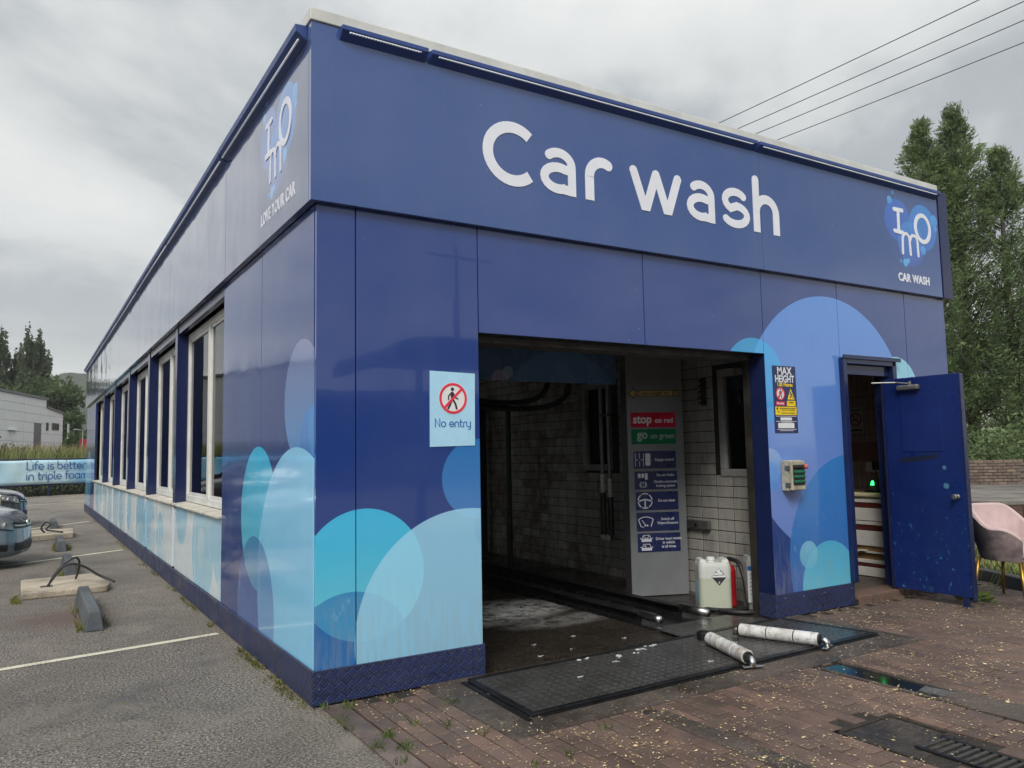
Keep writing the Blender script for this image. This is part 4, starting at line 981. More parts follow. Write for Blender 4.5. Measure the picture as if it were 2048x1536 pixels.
def ic_brake(q, x, z):
    for a, b_, c, d in ((.035, .12, .065, .165), (.073, .12, .103, .165), (.11, .10, .14, .168)): frrect(q, f, x + a, z + b_, x + c, z + d, .006, .004, .005)
    fstroke(q, f, ell(x + .09, z + .05, .026, .026)[:-1], .006, .004, .005, closed=True); fstroke(q, f, ell(x + .09, z + .05, .037, .037, 130, 230, 8), .005, .004, .005); fstroke(q, f, ell(x + .09, z + .05, .037, .037, -50, 50, 8), .005, .004, .005); fstroke(q, f, [(x + .09, z + .045), (x + .09, z + .062)], .005, .004, .005)
def ic_wheel(q, x, z):
    for a in range(0, 360, 60): fstroke(q, f, ell(x + .1, z + .095, .075, .075, a + 5, a + 55, 7), .012, .004, .005, caps='ff')
    fstroke(q, f, [(x + .04, z + .095), (x + .085, z + .108), (x + .115, z + .108), (x + .16, z + .095)], .016, .004, .0054); fstroke(q, f, [(x + .1, z + .1), (x + .1, z + .035)], .016, .004, .0058)
def ic_wiper(q, x, z):
    fstroke(q, f, [(x + .045, z + .05), (x + .02, z + .12)], .009, .004, .005); fstroke(q, f, ell(x + .1, z + .02, .13, .125, 125, 55, 10), .009, .004, .0052, caps='ff'); fstroke(q, f, [(x + .155, z + .05), (x + .18, z + .12)], .009, .004, .005); fstroke(q, f, [(x + .05, z + .045), (x + .075, z + .04)], .006, .004, .0054)
    fstroke(q, f, [(x + .06, z + .11), (x + .1, z + .055), (x + .12, z + .05)], .007, .004, .0056); fstroke(q, f, [(x + .085, z + .055), (x + .12, z + .06)], .01, .004, .006)
def ic_cars(q, x, z):
    for dz in (.105, .015):
        fpoly(q, f, [(x + .04, z + dz), (x + .15, z + dz), (x + .15, z + dz + .03), (x + .04, z + dz + .03)], .004, .005); fstroke(q, f, [(x + .048, z + dz + .03), (x + .062, z + dz + .065), (x + .128, z + dz + .065), (x + .142, z + dz + .03)], .006, .004, .0052)
        frect(q, f, x + .026, z + dz + .03, x + .04, z + dz + .038, .004, .005); frect(q, f, x + .15, z + dz + .03, x + .164, z + dz + .038, .004, .005)
    fdisc(q, f, x + .08, z + .06, .009, .004, .0054, n=10); fstroke(q, f, [(x + .06, z + .105), (x + .125, z + .16)], .006, .004, .0056); fstroke(q, f, [(x + .125, z + .105), (x + .06, z + .16)], .006, .004, .006)
notice(1.309, 1.490, .057, [('Engage neutral', 1.388)], ic_gear)
notice(1.094, 1.281, .063, [('Do not brake', 1.228), ('Disable automatic', 1.16), ('braking system', 1.118)], ic_brake)
notice(.882, 1.070, .067, [('Do not steer', .965)], ic_wheel)
notice(.668, .858, .069, [('Switch off', .775), ('Wipers/Sensors', .735)], ic_wiper)
notice(.455, .646, .074, [('Driver must remain', .575), ('in vehicle', .535), ('at all times', .495)], ic_cars)
HB = thing('header_board', 'dark blue overhead board with faint bubbles hanging inside the opening', 'header board', (.4, 1.72, 2.2))
MB().box(.15, 1.70, 2.20, 3.785, 1.76, 3.0).build('board', M['wrap_header'], HB, bevel=.004)
# brush gantry deeper in: posts, bar and slack hoses
BG = thing('wash_gantry', 'dark steel wash gantry with slack black hoses deep in the bay', 'gantry', (3.80, 3.95, .006))
MB().tube([(3.80, 3.95, .006), (3.80, 3.95, 2.12)], .035, 10).build('post', M['dark_steel'], BG)
q = MB(); q.box(4.30, 5.6, .006, 4.42, 5.72, 2.3); q.build('post', M['dark_steel'], BG, bevel=.01)
for z in (2.10, 2.16): MB().tube([(3.80, 3.95, z), (3.0, 4.6, z + .02), (1.2, 4.8, z + .02)], .022, 8).build('cross_bar', M['dark_steel'], BG)
def hose(pts, r, n=26):
    P = [Vector(p) for p in pts]; out = []
    for i in range(len(P) - 1):
        p0, p1, p2, p3 = P[max(i - 1, 0)], P[i], P[i + 1], P[min(i + 2, len(P) - 1)]
        for k in range(8):
            t = k / 8; out.append(.5 * ((2 * p1) + (p2 - p0) * t + (2 * p0 - 5 * p1 + 4 * p2 - p3) * t * t + (3 * p1 - p0 - 3 * p2 + p3) * t ** 3))
    out.append(P[-1]); return MB().tube(out, r, 9)
hose([(2.3, 3.6, 2.20), (3.1, 3.6, 2.14), (3.75, 3.6, 2.13), (4.05, 3.5, 2.24), (4.2, 3.5, 2.6), (4.25, 3.5, 2.98)], .035).build('hose', M['rubber'], BG, smooth=True)
hose([(2.3, 3.5, 2.13), (3.1, 3.5, 2.06), (3.9, 3.45, 2.05), (4.3, 3.4, 2.18), (4.42, 3.4, 2.5), (4.44, 3.4, 2.98)], .035).build('hose', M['rubber'], BG, smooth=True)
hose([(2.9, 3.4, 2.98), (2.85, 3.4, 2.5), (2.95, 3.4, 2.34), (3.1, 3.4, 2.5), (3.12, 3.4, 2.98)], .04).build('hose', M['rubber'], BG, smooth=True)
SP = thing('spray_pipes', 'pair of upright spray pipes with black lagging and a foam dripping foot', 'pipes', (4.46, 2.75, .4))
for y, zs in ((2.82, 1.22), (2.68, 1.17)):
    MB().tube([(4.44, y, zs), (4.44, y, 2.45)], .022, 10).build('pipe', M['steel'], SP); MB().tube([(4.44, y, zs - .22), (4.44, y, zs - .001)], .026, 10).build('collar', M['white'], SP); MB().tube([(4.44, y, .50), (4.44, y, zs - .221)], .036, 10).build('lagging', M['rubber'], SP)
MB().box(4.40, 2.62, 2.40, 4.512, 2.92, 2.5).build('bracket', M['black'], SP, bevel=.01); MB().box(4.42, 2.62, 1.925, 4.512, 2.9, 1.945).build('bracket', M['black'], SP)
q = MB(); rr = random.Random(2)
for i in range(7): q.lathe([(.004, -.03), (.028, -.012), (.03, .008), (.016, .026), (.003, .032)], (4.44 + rr.uniform(-.02, .02), 2.76 + rr.uniform(-.09, .1), .465 + rr.uniform(-.02, .02)), 8)
q.build('foam_blob', M['foam'], SP, smooth=True)
GR = thing('wall_bracket', 'grey metal bracket bolted low on the cream tiled wall', 'bracket', (4.5, 1.3, .71))
MB().box(4.47, 1.13, .67, 4.512, 1.52, .76).build('channel', M['steel'], GR, bevel=.006); q = MB(); q.lathe([(.016, 4.45), (.016, 4.469)], (0, 1.3, .715), 8, 'x'); q.build('bolt', M['black'], GR)
GC = thing('hanging_chain', 'thin dark chain hanging in front of the near inside window', 'chain', (4.3, .3, 2.05))
pts = [(4.40 - .12 * t, .62 - .16 * t, 2.30 - .36 * t - .10 * math.sin(PI * t)) for t in [i / 16 for i in range(17)]]
for i in range(16):
    a, c = Vector(pts[i]), Vector(pts[i + 1]); mid = (a + c) / 2; d = (c - a).normalized(); s_ = d.cross(Vector((1, 0, 0) if i % 2 else (0, 0, 1))).normalized()
    ring = [mid + d * .018 * math.cos(2 * PI * k / 10) + s_ * .009 * math.sin(2 * PI * k / 10) for k in range(11)]
    MB().tube(ring, .0032, 5, caps=False).build('chain_link', M['black'], GC)
MB().box(4.36, .40, 2.29, 4.50, .66, 2.325).build('arm', M['black'], GC)
q = MB(); q.box(4.49, 1.12, 1.95, 4.512, 1.19, 2.24)
HK = thing('wall_rack', 'narrow black rack fixed to the cream tiles left of the near window', 'rack', (4.5, 1.15, 1.95))
q.build('rail', M['black'], HK, bevel=.004)
for i in range(5): MB().box(4.455, 1.125 + .0, 1.97 + i * .058, 4.489, 1.185, 1.99 + i * .058).build('hook', M['black'], HK)

# conveyor track
TK = thing('conveyor_track', 'black wheel guide track running into the bay with silver rail ends', 'track', (3.3, .3, .006))
q = MB(); q.box(2.98, .33, .0065, 3.70, 16, .012); q.build('bed', simple('bed_black', (.012, .012, .012, 1), .25, var=.4), TK)
for x in (3.09, 3.57):
    q = MB(); q.box(x - .012, .62, .012, x + .012, 16, .10); q.box(x - .05, .62, .012, x - .0125, 16, .022); q.build('guide_rail', M['dark_steel'], TK, bevel=.004)
    q = MB(); q.box(x - .055, .62, .085, x - .0125, 16, .098); q.build('rail_lip', M['dark_steel'], TK)
MB().tube([(3.09, .618, .075), (3.09, .42, .072), (3.09, .36, .066)], [.034, .036, .03], 12).build('rail_end', M['chrome'], TK, smooth=True)
MB().tube([(3.57, .618, .078), (3.60, .45, .074), (3.62, .33, .064)], [.04, .042, .034], 12).build('rail_end', M['chrome'], TK, smooth=True)
q = MB(); q.box(3.27, .7, .012, 3.34, 16, .04); q.build('chain_slot', M['black'], TK)
# threshold plates
def tplate(name, label, pts, th=.016, z=.0165):
    t = thing(name, label, 'metal plate', (pts[0][0], pts[0][1], z))
    MB().prism([(x, y, z) for x, y in pts], (0, 0, th)).build('plate', M['tread'], t, bevel=.003); return t
tp = tplate('tread_plate', 'long wet black tread plate lying across the drive-in threshold', z=.0218, pts=[(.975, -.90), (4.16, -.835), (4.03, -.105), (1.0, -.165)])
fr_m = M['dark_steel']
def bar(a, b, w, z0, z1):
    a = Vector((*a, 0)); b = Vector((*b, 0)); n = (b - a).normalized(); n = Vector((-n.y, n.x, 0)) * w / 2
    return MB().hexa([v + Vector((0, 0, z0)) for v in (a - n, b - n, b + n, a + n)], [v + Vector((0, 0, z1)) for v in (a - n, b - n, b + n, a + n)])
for a, c in (((.93, -.925), (4.22, -.86)), ((4.185, -.83), (4.055, -.09)), ((.955, -.90), (.98, -.15)), ((.98, -.135), (4.02, -.078))):
    bar(a, c, .045, .0218, .0405).build('frame_bar', fr_m, tp, bevel=.003)
bar((.90, -.985), (.935, -.13), .03, .0218, .030).build('frame_bar', fr_m, tp); bar((1.0, -.96), (4.2, -.90), .018, .0218, .028).build('frame_bar', fr_m, tp)
tplate('tread_plate', 'small dark tread plate between the track ends and the threshold', [(2.93, -.05), (3.95, -.03), (3.80, .30), (2.96, .30)], .012, .0218)
# guide rollers
def roller(label, a, c, dirt):
    t = thing('guide_roller', label, 'guide roller', (a[0], a[1], .0378), group='guide rollers on the tread plate')
    a = Vector((*a, .0875)); c = Vector((*c, .0865)); d = (c - a).normalized(); L_ = (c - a).length
    k = Mat('roller_skin', .45); dd = k.noise(6, 5, .7, None, 0, (1, 1, 1)); gr = k.noise(22, 4, .7)
    cc = k.mix(k.math('MULTIPLY', k.maprange(dd, .45, .68), dirt), (.72, .72, .71, 1), (.30, .25, .20, 1)); cc = k.mix(k.math('MULTIPLY', k.maprange(gr, .52, .62), .65), cc, (.30, .28, .26, 1)); k.color(cc); k.bump(dd, .5, .006)
    segs = [0, .36, .70, 1.0]; prof_r = .048
    for i in range(3):
        p = a + d * (L_ * segs[i] + .004); q_ = a + d * (L_ * segs[i + 1] - .004)
        MB().tube([p, p + d * .004, q_ - d * .004, q_], [prof_r - .004, prof_r, prof_r, prof_r - .004], 22).build('roller_segment', k.m, t, smooth=False, bevel=.001, seg=1)
    MB().tube([a - d * .01, c + d * .01], .038, 12).build('axle', M['black'], t)
    e = c + d * .012
    MB().tube([e, e + d * .03, e + d * .045 + Vector((0, 0, -.018)), e + d * .048 + Vector((0, 0, -.046))], .022, 12).build('elbow', M['chrome'], t, smooth=True)
    b0 = e + d * .045; n = Vector((-d.y, d.x, 0))
    for pt, m_ in ((b0, 'chrome'), (a - d * .02, 'steel')):
        pt = Vector((pt.x, pt.y, 0)); MB().hexa([v + Vector((0, 0, .0379)) for v in (pt - n * .075 - d * .02, pt + n * .075 - d * .02, pt + n * .075 + d * .02, pt - n * .075 + d * .02)], [v + Vector((0, 0, .046)) for v in (pt - n * .075 - d * .02, pt + n * .075 - d * .02, pt + n * .075 + d * .02, pt - n * .075 + d * .02)]).build('foot_plate', M[m_], t, bevel=.002, seg=1)
    MB().tube([a - d * .012, a - d * .03, a - d * .035 + Vector((0, 0, -.04))], .02, 10).build('elbow', M['steel'], t, smooth=True)
roller('shorter white guide roller slanting toward the camera on the tread plate', (2.885, -.40), (2.70, -.93), .9)
roller('longer scuffed white guide roller nearer the right pier', (3.28, -.33), (3.50, -.89), .55)
BK = thing('metal_cap', 'small dull grey metal cap between the two white guide rollers', 'cap', (2.985, -.24, .038))
q = MB(); q.lathe([(.055, .0), (.055, .05), (.04, .062), (.02, .066)], (2.985, -.24, .0379), 16); q.build('cap_body', M['dark_steel'], BK, bevel=.002)

# containers beside the right jamb
def jerrycan(name, label, c, rz, w, d, h, body, cap, extra):
    t = thing(name, label, 'jerrycan', c, rz, world=False)
    q = MB(); n = 5; hw, hd = w / 2, d / 2; r = .05; rings = []
    prof = [(0, .94), (.02, 1.0), (h * .78, 1.0), (h * .86, .985), (h * .93, .93)]
    def rr_(sc):
        o = []
        for cx, cy, a0 in ((hw - r, -hd + r, -90), (hw - r, hd - r, 0), (-hw + r, hd - r, 90), (-hw + r, -hd + r, 180)):
            for k in range(5): a = R(a0 + 22.5 * k); o.append(((cx + r * math.cos(a)) * sc, (cy + r * math.sin(a)) * sc))
        return o
    v = []; f_ = []
    for z, sc in prof: v += [(x, y, z) for x, y in rr_(sc)]
    for i in range(len(prof) - 1):
        for k in range(20): f_.append((i * 20 + k, i * 20 + (k + 1) % 20, (i + 1) * 20 + (k + 1) % 20, (i + 1) * 20 + k))
    f_ += [tuple(range(19, -1, -1)), tuple((len(prof) - 1) * 20 + k for k in range(20))]
    q.add(v, f_); q.build('body', body, t, smooth=False, bevel=.006)
    # raised shoulders either side of the neck
    for s in (-1, 1):
        q = MB(); x0, x1 = s * hw * .42, s * hw * .93
        q.hexa([(x0, -hd * .8, h * .92), (x1, -hd * .8, h * .92), (x1, hd * .8, h * .92), (x0, hd * .8, h * .92)], [(x0 * 1.25, -hd * .6, h * .985), (x1 * .92, -hd * .6, h * .995), (x1 * .92, hd * .6, h * .995), (x0 * 1.25, hd * .6, h * .985)]); q.build('handle_shoulder', body, t, bevel=.014, seg=3)
    q = MB(); q.lathe([(.032, h * .90), (.032, h * .955), (.038, h * .957), (.038, h * 1.012), (.033, h * 1.02)], (-.02, -hd * .25, 0), 16); q.build('cap', cap, t, bevel=.002, seg=1)
    extra(t, w, d, h); return t
def can_body(name, lvl, hi, lo):
    k = Mat(name, .42); ob = k.n('ShaderNodeSeparateXYZ'); k.t.links.new(k.obj(), ob.inputs[0])
    z = k.math('ADD', ob.outputs[2], k.math('MULTIPLY', k.noise(5), .012)); c = k.mix(k.maprange(z, lvl, lvl + .012), lo, hi)
    c = k.mix(k.math('MULTIPLY', k.maprange(k.noise(9, 5, .7), .5, .7), .2), c, (.35, .33, .27, 1)); k.color(c)
    k.b.inputs['Subsurface Weight'].default_value = .15; k.b.inputs['Subsurface Radius'].default_value = (.05, .05, .05); return k.m
def hazard(t, w, d, h):
    fr = Fr((.03, -d / 2, h * .66), (1, 0, 0), (0, 0, 1)); s = .085
    q = MB(); fpoly(q, fr, [(0, -s), (s * .86, 0), (0, s), (-s * .86, 0)], .0002, .0012); lb = q.build('hazard_label', M['white'], t)
    q = MB(); s2 = s * .93; fstroke(q, fr, [(0, -s2), (s2 * .86, 0), (0, s2), (-s2 * .86, 0)], .003, .0012, .0018, closed=True); fpoly(q, fr, [(-s2 * .80, -.004), (0, -s2 * .96), (s2 * .80, -.004)], .0012, .0016)
    fstroke(q, fr, [(-.045, .012), (-.005, .014)], .006, .0012, .0018); fstroke(q, fr, [(.0, .02), (.03, .014), (.042, .022), (.03, .04)], .005, .0012, .0019); fstroke(q, fr, [(-.035, .045), (-.012, .035)], .006, .0012, .002); fstroke(q, fr, [(.01, .055), (.03, .046)], .006, .0012, .002); q.build('corrosive_pictogram', M['ink'], lb)
    text('numeral', '8', .03, fr.at(0, -.062, .0016), M['white'], lb, 'CENTER', .0006)
    fr = Fr((-w / 2, 0, h * .55), (0, -1, 0), (0, 0, 1)); q = MB(); frect(q, fr, -.08, -.2, .08, .02, .0002, .001); q.build('side_label', M['sign_pale'], t)
def paper(t, w, d, h):
    fr = Fr((-.02, -d / 2, h * .5), (1, 0, 0), (0, 0, 1)); q = MB(); frect(q, fr, -.12, -.17, .06, .16, .0002, .0012); lb = q.build('paper_label', M['white'], t)
    q = MB(); frect(q, fr, -.12, .12, .06, .16, .0012, .0018); q.build('label_band', simple('label_blue', '#2f6ea8', .5), lb)
    q = MB()
    for i in range(6): frect(q, fr, -.1, .08 - i * .036, .04, .088 - i * .036, .0012, .0017)
    q.build('text_line', simple('text_grey', '#8c9094', .6), lb)
jerrycan('jerrycan', 'big translucent white jerrycan with a black corrosive diamond label', (4.02, .66, .006), R(-33), .30, .27, .475, can_body('can_milky', .30, (.62, .64, .60, 1), (.50, .53, .42, 1)), M['white'], hazard)
jerrycan('jerrycan', 'greyish jerrycan with a green cap half hidden by the right jamb', (4.36, .40, .006), R(-33), .27, .24, .50, can_body('can_grey', .17, (.46, .48, .47, 1), (.33, .35, .33, 1)), simple('cap_green', '#1f8a4c', .4), paper)
RC = thing('red_canister', 'small red canister wedged between the two jerrycans', 'canister', (4.23, .66, .006))
q = MB(); q.lathe([(.06, .006), (.065, .02), (.065, .34), (.05, .38), (.02, .40), (.02, .43)], (4.235, .66, 0), 16); q.build('body', simple('red_can', '#a01820', .4), RC, smooth=False, bevel=.002)
HS = hose([(4.30, .72, .44), (4.28, .58, .42), (4.26, .50, .30), (4.24, .45, .12), (4.16, .40, .035), (3.98, .44, .03), (3.86, .62, .03), (3.80, .85, .03)], .020).build('hose', M['rubber'], None, smooth=True)
tag(HS, 'black rubber hose looping round the corrosive jerrycan', 'hose')
HS2 = hose([(3.92, .50, .028), (3.98, .34, .028), (4.12, .25, .028), (4.3, .27, .028), (4.45, .36, .028)], .022).build('hose', M['rubber'], None, smooth=True)
tag(HS2, 'thick black hose lying flat on the floor by the right jamb', 'hose')
# ------------------------------------------------------------------ right side: chair, walls, trees
M['pink'] = simple('pink', (.60, .46, .45, 1), .8, var=.10, scale=5, bump=.15, bscale=300)
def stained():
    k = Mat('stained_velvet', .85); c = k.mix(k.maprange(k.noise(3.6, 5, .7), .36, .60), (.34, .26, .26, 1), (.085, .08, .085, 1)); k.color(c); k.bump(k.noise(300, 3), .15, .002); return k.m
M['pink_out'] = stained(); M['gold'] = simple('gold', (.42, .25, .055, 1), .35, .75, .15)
CHc = Vector((6.56, -.75, 0)); fd = Vector((-.09, -.997, 0)).normalized(); ca = math.atan2(fd.y, fd.x)
CH = thing('chair', 'stained pink velvet tub chair with gold legs behind the open blue door', 'chair', CHc, ca, world=False)
# local frame: +x is where the sitter faces, y to the left
def shell_z(a):     # height of the shell rim; a = 0 at the back, +-1 at the arm fronts
    a = abs(a); t = min(1, max(0, (a - .34) / .40)); t = t * t * (3 - 2 * t); u = min(1, max(0, (a - .80) / .20)); return .885 - .195 * t - .10 * u * u
N_ = 64; inn = []; outn = []; zb_ = .43
q_in, q_out = MB(), MB(); vi = []; vo = []; rim = []
for i in range(N_ + 1):
    a = -1 + 2 * i / N_; th = PI + a * R(128); rx, ry = .30, .30
    px, py = .02 + rx * math.cos(th) * 1.02, ry * math.sin(th)
    if abs(a) > .78: px += (abs(a) - .78) * .25
    rib = .010 * abs(math.cos(a * PI * 8)) ; zt = shell_z(a)
    cx, cy = .02, 0; dxn, dyn = (px - cx), (py - cy); l_ = math.hypot(dxn, dyn); dxn /= l_; dyn /= l_
    lean = .07 * max(0, math.cos(a * PI / 2))
    row_i = []; row_o = []
    for j in range(7):
        t = j / 6; z = zb_ + (zt - zb_) * t; off = lean * t
        row_i.append((px + dxn * (off - .035 - rib * (0.25 + .75 * t)), py + dyn * (off - .035 - rib), z))
        row_o.append((px + dxn * (off + .012 - .05 * (1 - t) ** 2), py + dyn * (off + .012 - .05 * (1 - t) ** 2), z - (.03 if j == 0 else 0)))
    vi += row_i; vo += row_o
for k, (v, q) in enumerate(((vi, q_in), (vo, q_out))):
    q.add(v, [(i * 7 + j, (i + 1) * 7 + j, (i + 1) * 7 + j + 1, i * 7 + j + 1) for i in range(N_) for j in range(6)])
# close shell: rim joining inner and outer faces belongs to the inner (pink) part
base_ = len(q_in.v); q_in.add([p for i in range(N_ + 1) for p in (vi[i * 7 + 6], vo[i * 7 + 6])], [(2 * i, 2 * i + 2, 2 * i + 3, 2 * i + 1) for i in range(N_)])
for i in (0, N_): q_in.add([vi[i * 7 + j] for j in range(7)] + [vo[i * 7 + j] for j in range(7)], [(j, j + 1, 8 + j, 7 + j) for j in range(6)])
q_in.build('backrest', M['pink'], CH, smooth=True); q_out.build('outer_shell', M['pink_out'], CH, smooth=True)
q = MB(); q.tube([Vector(vi[i * 7 + 6]) * .5 + Vector(vo[i * 7 + 6]) * .5 for i in range(N_ + 1)], .023, 8); q.build('rim_piping', M['pink'], CH, smooth=True)
q = MB(); seatp = [(.02 + .275 * math.cos(R(t)), .265 * math.sin(R(t))) for t in range(60, 301, 15)] + [(.30, -.22), (.315, -.1), (.315, .1), (.30, .22)]
q.prism([(x, y, .43) for x, y in seatp], (0, 0, .085)); q.build('seat', M['pink'], CH, bevel=.03, seg=3)
q = MB(); q.prism([(x * .96, y * .96, .395) for x, y in seatp], (0, 0, .034)); q.build('seat_base', M['pink_out'], CH, bevel=.008)
for sx_, sy_ in ((.21, .20), (.21, -.20), (-.19, .19), (-.19, -.19)):
    MB().tube([(sx_, sy_, .41), (sx_ * 1.26, sy_ * 1.24, .0)], [.019, .0115], 12).build('leg', M['gold'], CH, smooth=True)
# low red block wall, slab ledge, and the brown brick wall behind it
WF = Fr(LW0, LWU, (0, 0, 1))
def wmat(name, cols, dirt=.4, sc=1.0): return brickmat(name, cols, .1, scale=sc)
M['red_block'] = wmat('red_block', [(.075, .032, .028, 1), (.10, .045, .038, 1), (.085, .04, .035, 1)], sc=.4)
M['brown_brick'] = wmat('brown_brick', [(.14, .105, .085, 1), (.24, .185, .14, 1), (.19, .15, .12, 1), (.115, .09, .078, 1), (.27, .21, .155, 1)], sc=.5)
LWt = thing('retaining_wall', 'low dark red block wall with a grey slab ledge behind the pink chair', 'wall', LW0)
q = MB(); q.hexa([WF.p(-3, 0, -.3), WF.p(9, 0, -.3), WF.p(9, 0, -.02), WF.p(-3, 0, -.02)], [WF.p(-3, .44, -.3), WF.p(9, .44, -.3), WF.p(9, .44, -.02), WF.p(-3, .44, -.02)]); q.build('core', M['mortar'], LWt)
def wall_bricks(parent, fr, x0, x1, courses, L, H, gap, mat, depth, name='brick', z0=0.0, vis=(0, 9)):
    bm_ = MB(); hx, hz, c = (L - gap) / 2, (H - gap) / 2, .006
    me = None; k = 0
    for r_ in range(courses):
        x = x0 + (L / 2 if r_ % 2 else 0)
        while x < x1:
            cen = fr.p(x + L / 2, z0 + (r_ + .5) * H, 0)
            if me is None:
                v = [(-hx, 0, -hz), (hx, 0, -hz), (hx, 0, hz), (-hx, 0, hz), (-hx, -depth, -hz), (hx, -depth, -hz), (hx, -depth, hz), (-hx, -depth, hz), (-hx + c, -depth - c, -hz + c), (hx - c, -depth - c, -hz + c), (hx - c, -depth - c, hz - c), (-hx + c, -depth - c, hz - c)]
                f_ = [(8, 9, 10, 11)] + [(i, (i + 1) % 4, 4 + (i + 1) % 4, 4 + i) for i in range(4)] + [(4 + i, 4 + (i + 1) % 4, 8 + (i + 1) % 4, 8 + i) for i in range(4)]
                me = bpy.data.meshes.new(name); me.from_pydata(v, [], f_); me.materials.append(mat)
            o = bpy.data.objects.new(name, me); COL.objects.link(o); o.parent = parent
            o.location = cen - root_off(parent); o.rotation_euler = (0, 0, math.atan2(fr.u.y, fr.u.x)); o.location += fr.n * RNG.uniform(-.004, .004); k += 1
            x += L
    return k
wall_bricks(LWt, WF, -1.2, 5.6, 2, .45, .22, .012, M['red_block'], .02)
for i in range(-2, 9):
    q = MB(); a, c = i * .9, i * .9 + .892
    q.hexa([WF.p(a, .441, .03), WF.p(c, .441, .03), WF.p(c, .441, -5.6), WF.p(a, .441, -5.6)], [WF.p(a, .515 + .003 * (i % 2), .03), WF.p(c, .515 + .003 * (i % 2), .03), WF.p(c, .53, -5.6), WF.p(a, .53, -5.6)]); q.build('slab', M['grey_slab'] if 'grey_slab' in M else M.setdefault('grey_slab', aggregate('grey_slab', [(.15, .135, .12, 1), (.22, .20, .18, 1), (.30, .28, .25, 1)], .1, 40)), LWt, bevel=.006, seg=1)
BWo = LW0 - LWN * 5.1 + Vector((0, 0, .52)); BW = Fr(BWo, LWU, (0, 0, 1))
BWt = thing('brick_wall', 'weathered brown brick boundary wall under the conifer trees', 'wall', BWo)
q = MB(); q.hexa([BW.p(-6, 0, -.25), BW.p(9, 0, -.25), BW.p(9, 0, -.012), BW.p(-6, 0, -.012)], [BW.p(-6, .51, -.25), BW.p(9, .51, -.25), BW.p(9, .51, -.012), BW.p(-6, .51, -.012)]); q.build('core', M['mortar_pale'] if 'mortar_pale' in M else M.setdefault('mortar_pale', simple('mortar_pale', (.13, .12, .105, 1), .9)), BWt)
wall_bricks(BWt, BW, -2.2, 3.6, 7, .222, .0735, .011, M['brown_brick'], .008)
for i in range(-10, 16):
    q = MB(); a = i * .235; q.hexa([BW.p(a, .516, .02), BW.p(a + .226, .516, .02), BW.p(a + .226, .516, -.26), BW.p(a, .516, -.26)], [BW.p(a, .585, .02), BW.p(a + .226, .585, .02), BW.p(a + .226, .585, -.26), BW.p(a, .585, -.26)])
    q.build('coping_brick', M['brown_brick'], BWt, bevel=.004, seg=1)
# raised ground behind the wall
g = MB(); a, c = BWo + LWU * -5.5, BWo + LWU * 60
g.add([(a + LWN * -.2)[:2] + (.55,) if False else (a.x, a.y, .45), (c.x, c.y, .45), (c.x - LWN.x * 40, c.y - LWN.y * 40, .5), (a.x - LWN.x * 40, a.y - LWN.y * 40, .5)], [(0, 1, 2, 3)])
# (the trees stand on this terrace)
struct('terrace', g, M['soil'])

def foliage_mat(name, dark, light, rough=.6, sat_seed=0):
    k = Mat(name, rough); v = k.noise(1.3, 4, .65); f = k.noise(9, 3)
    c = k.ramp(v, [(.35, dark), (.65, light)]); c = k.mix(k.maprange(f, .4, .65, 0, .5), c, tuple(min(1, x * 1.55) for x in light[:3]) + (1,)); k.color(c)
    k.b.inputs['Specular IOR Level'].default_value = .25
    # thin leaves let some light through
    tl_ = k.n('ShaderNodeBsdfTranslucent'); k.t.links.new(c, tl_.inputs[0]); mxx = k.n('ShaderNodeMixShader'); mxx.inputs[0].default_value = .42
    k.t.links.new(k.b.outputs[0], mxx.inputs[1]); k.t.links.new(tl_.outputs[0], mxx.inputs[2]); k.t.links.new(mxx.outputs[0], k.out.inputs[0]); return k.m
M['bark'] = simple('bark', (.07, .05, .04, 1), .9, var=.3, scale=4, bump=.6, bscale=20)
M['conifer'] = foliage_mat('conifer', (.045, .078, .045, 1), (.225, .30, .13, 1))
M['poplar'] = foliage_mat('poplar', (.06, .085, .05, 1), (.11, .145, .075, 1))
M['broadleaf'] = foliage_mat('broadleaf', (.045, .075, .03, 1), (.09, .135, .05, 1))
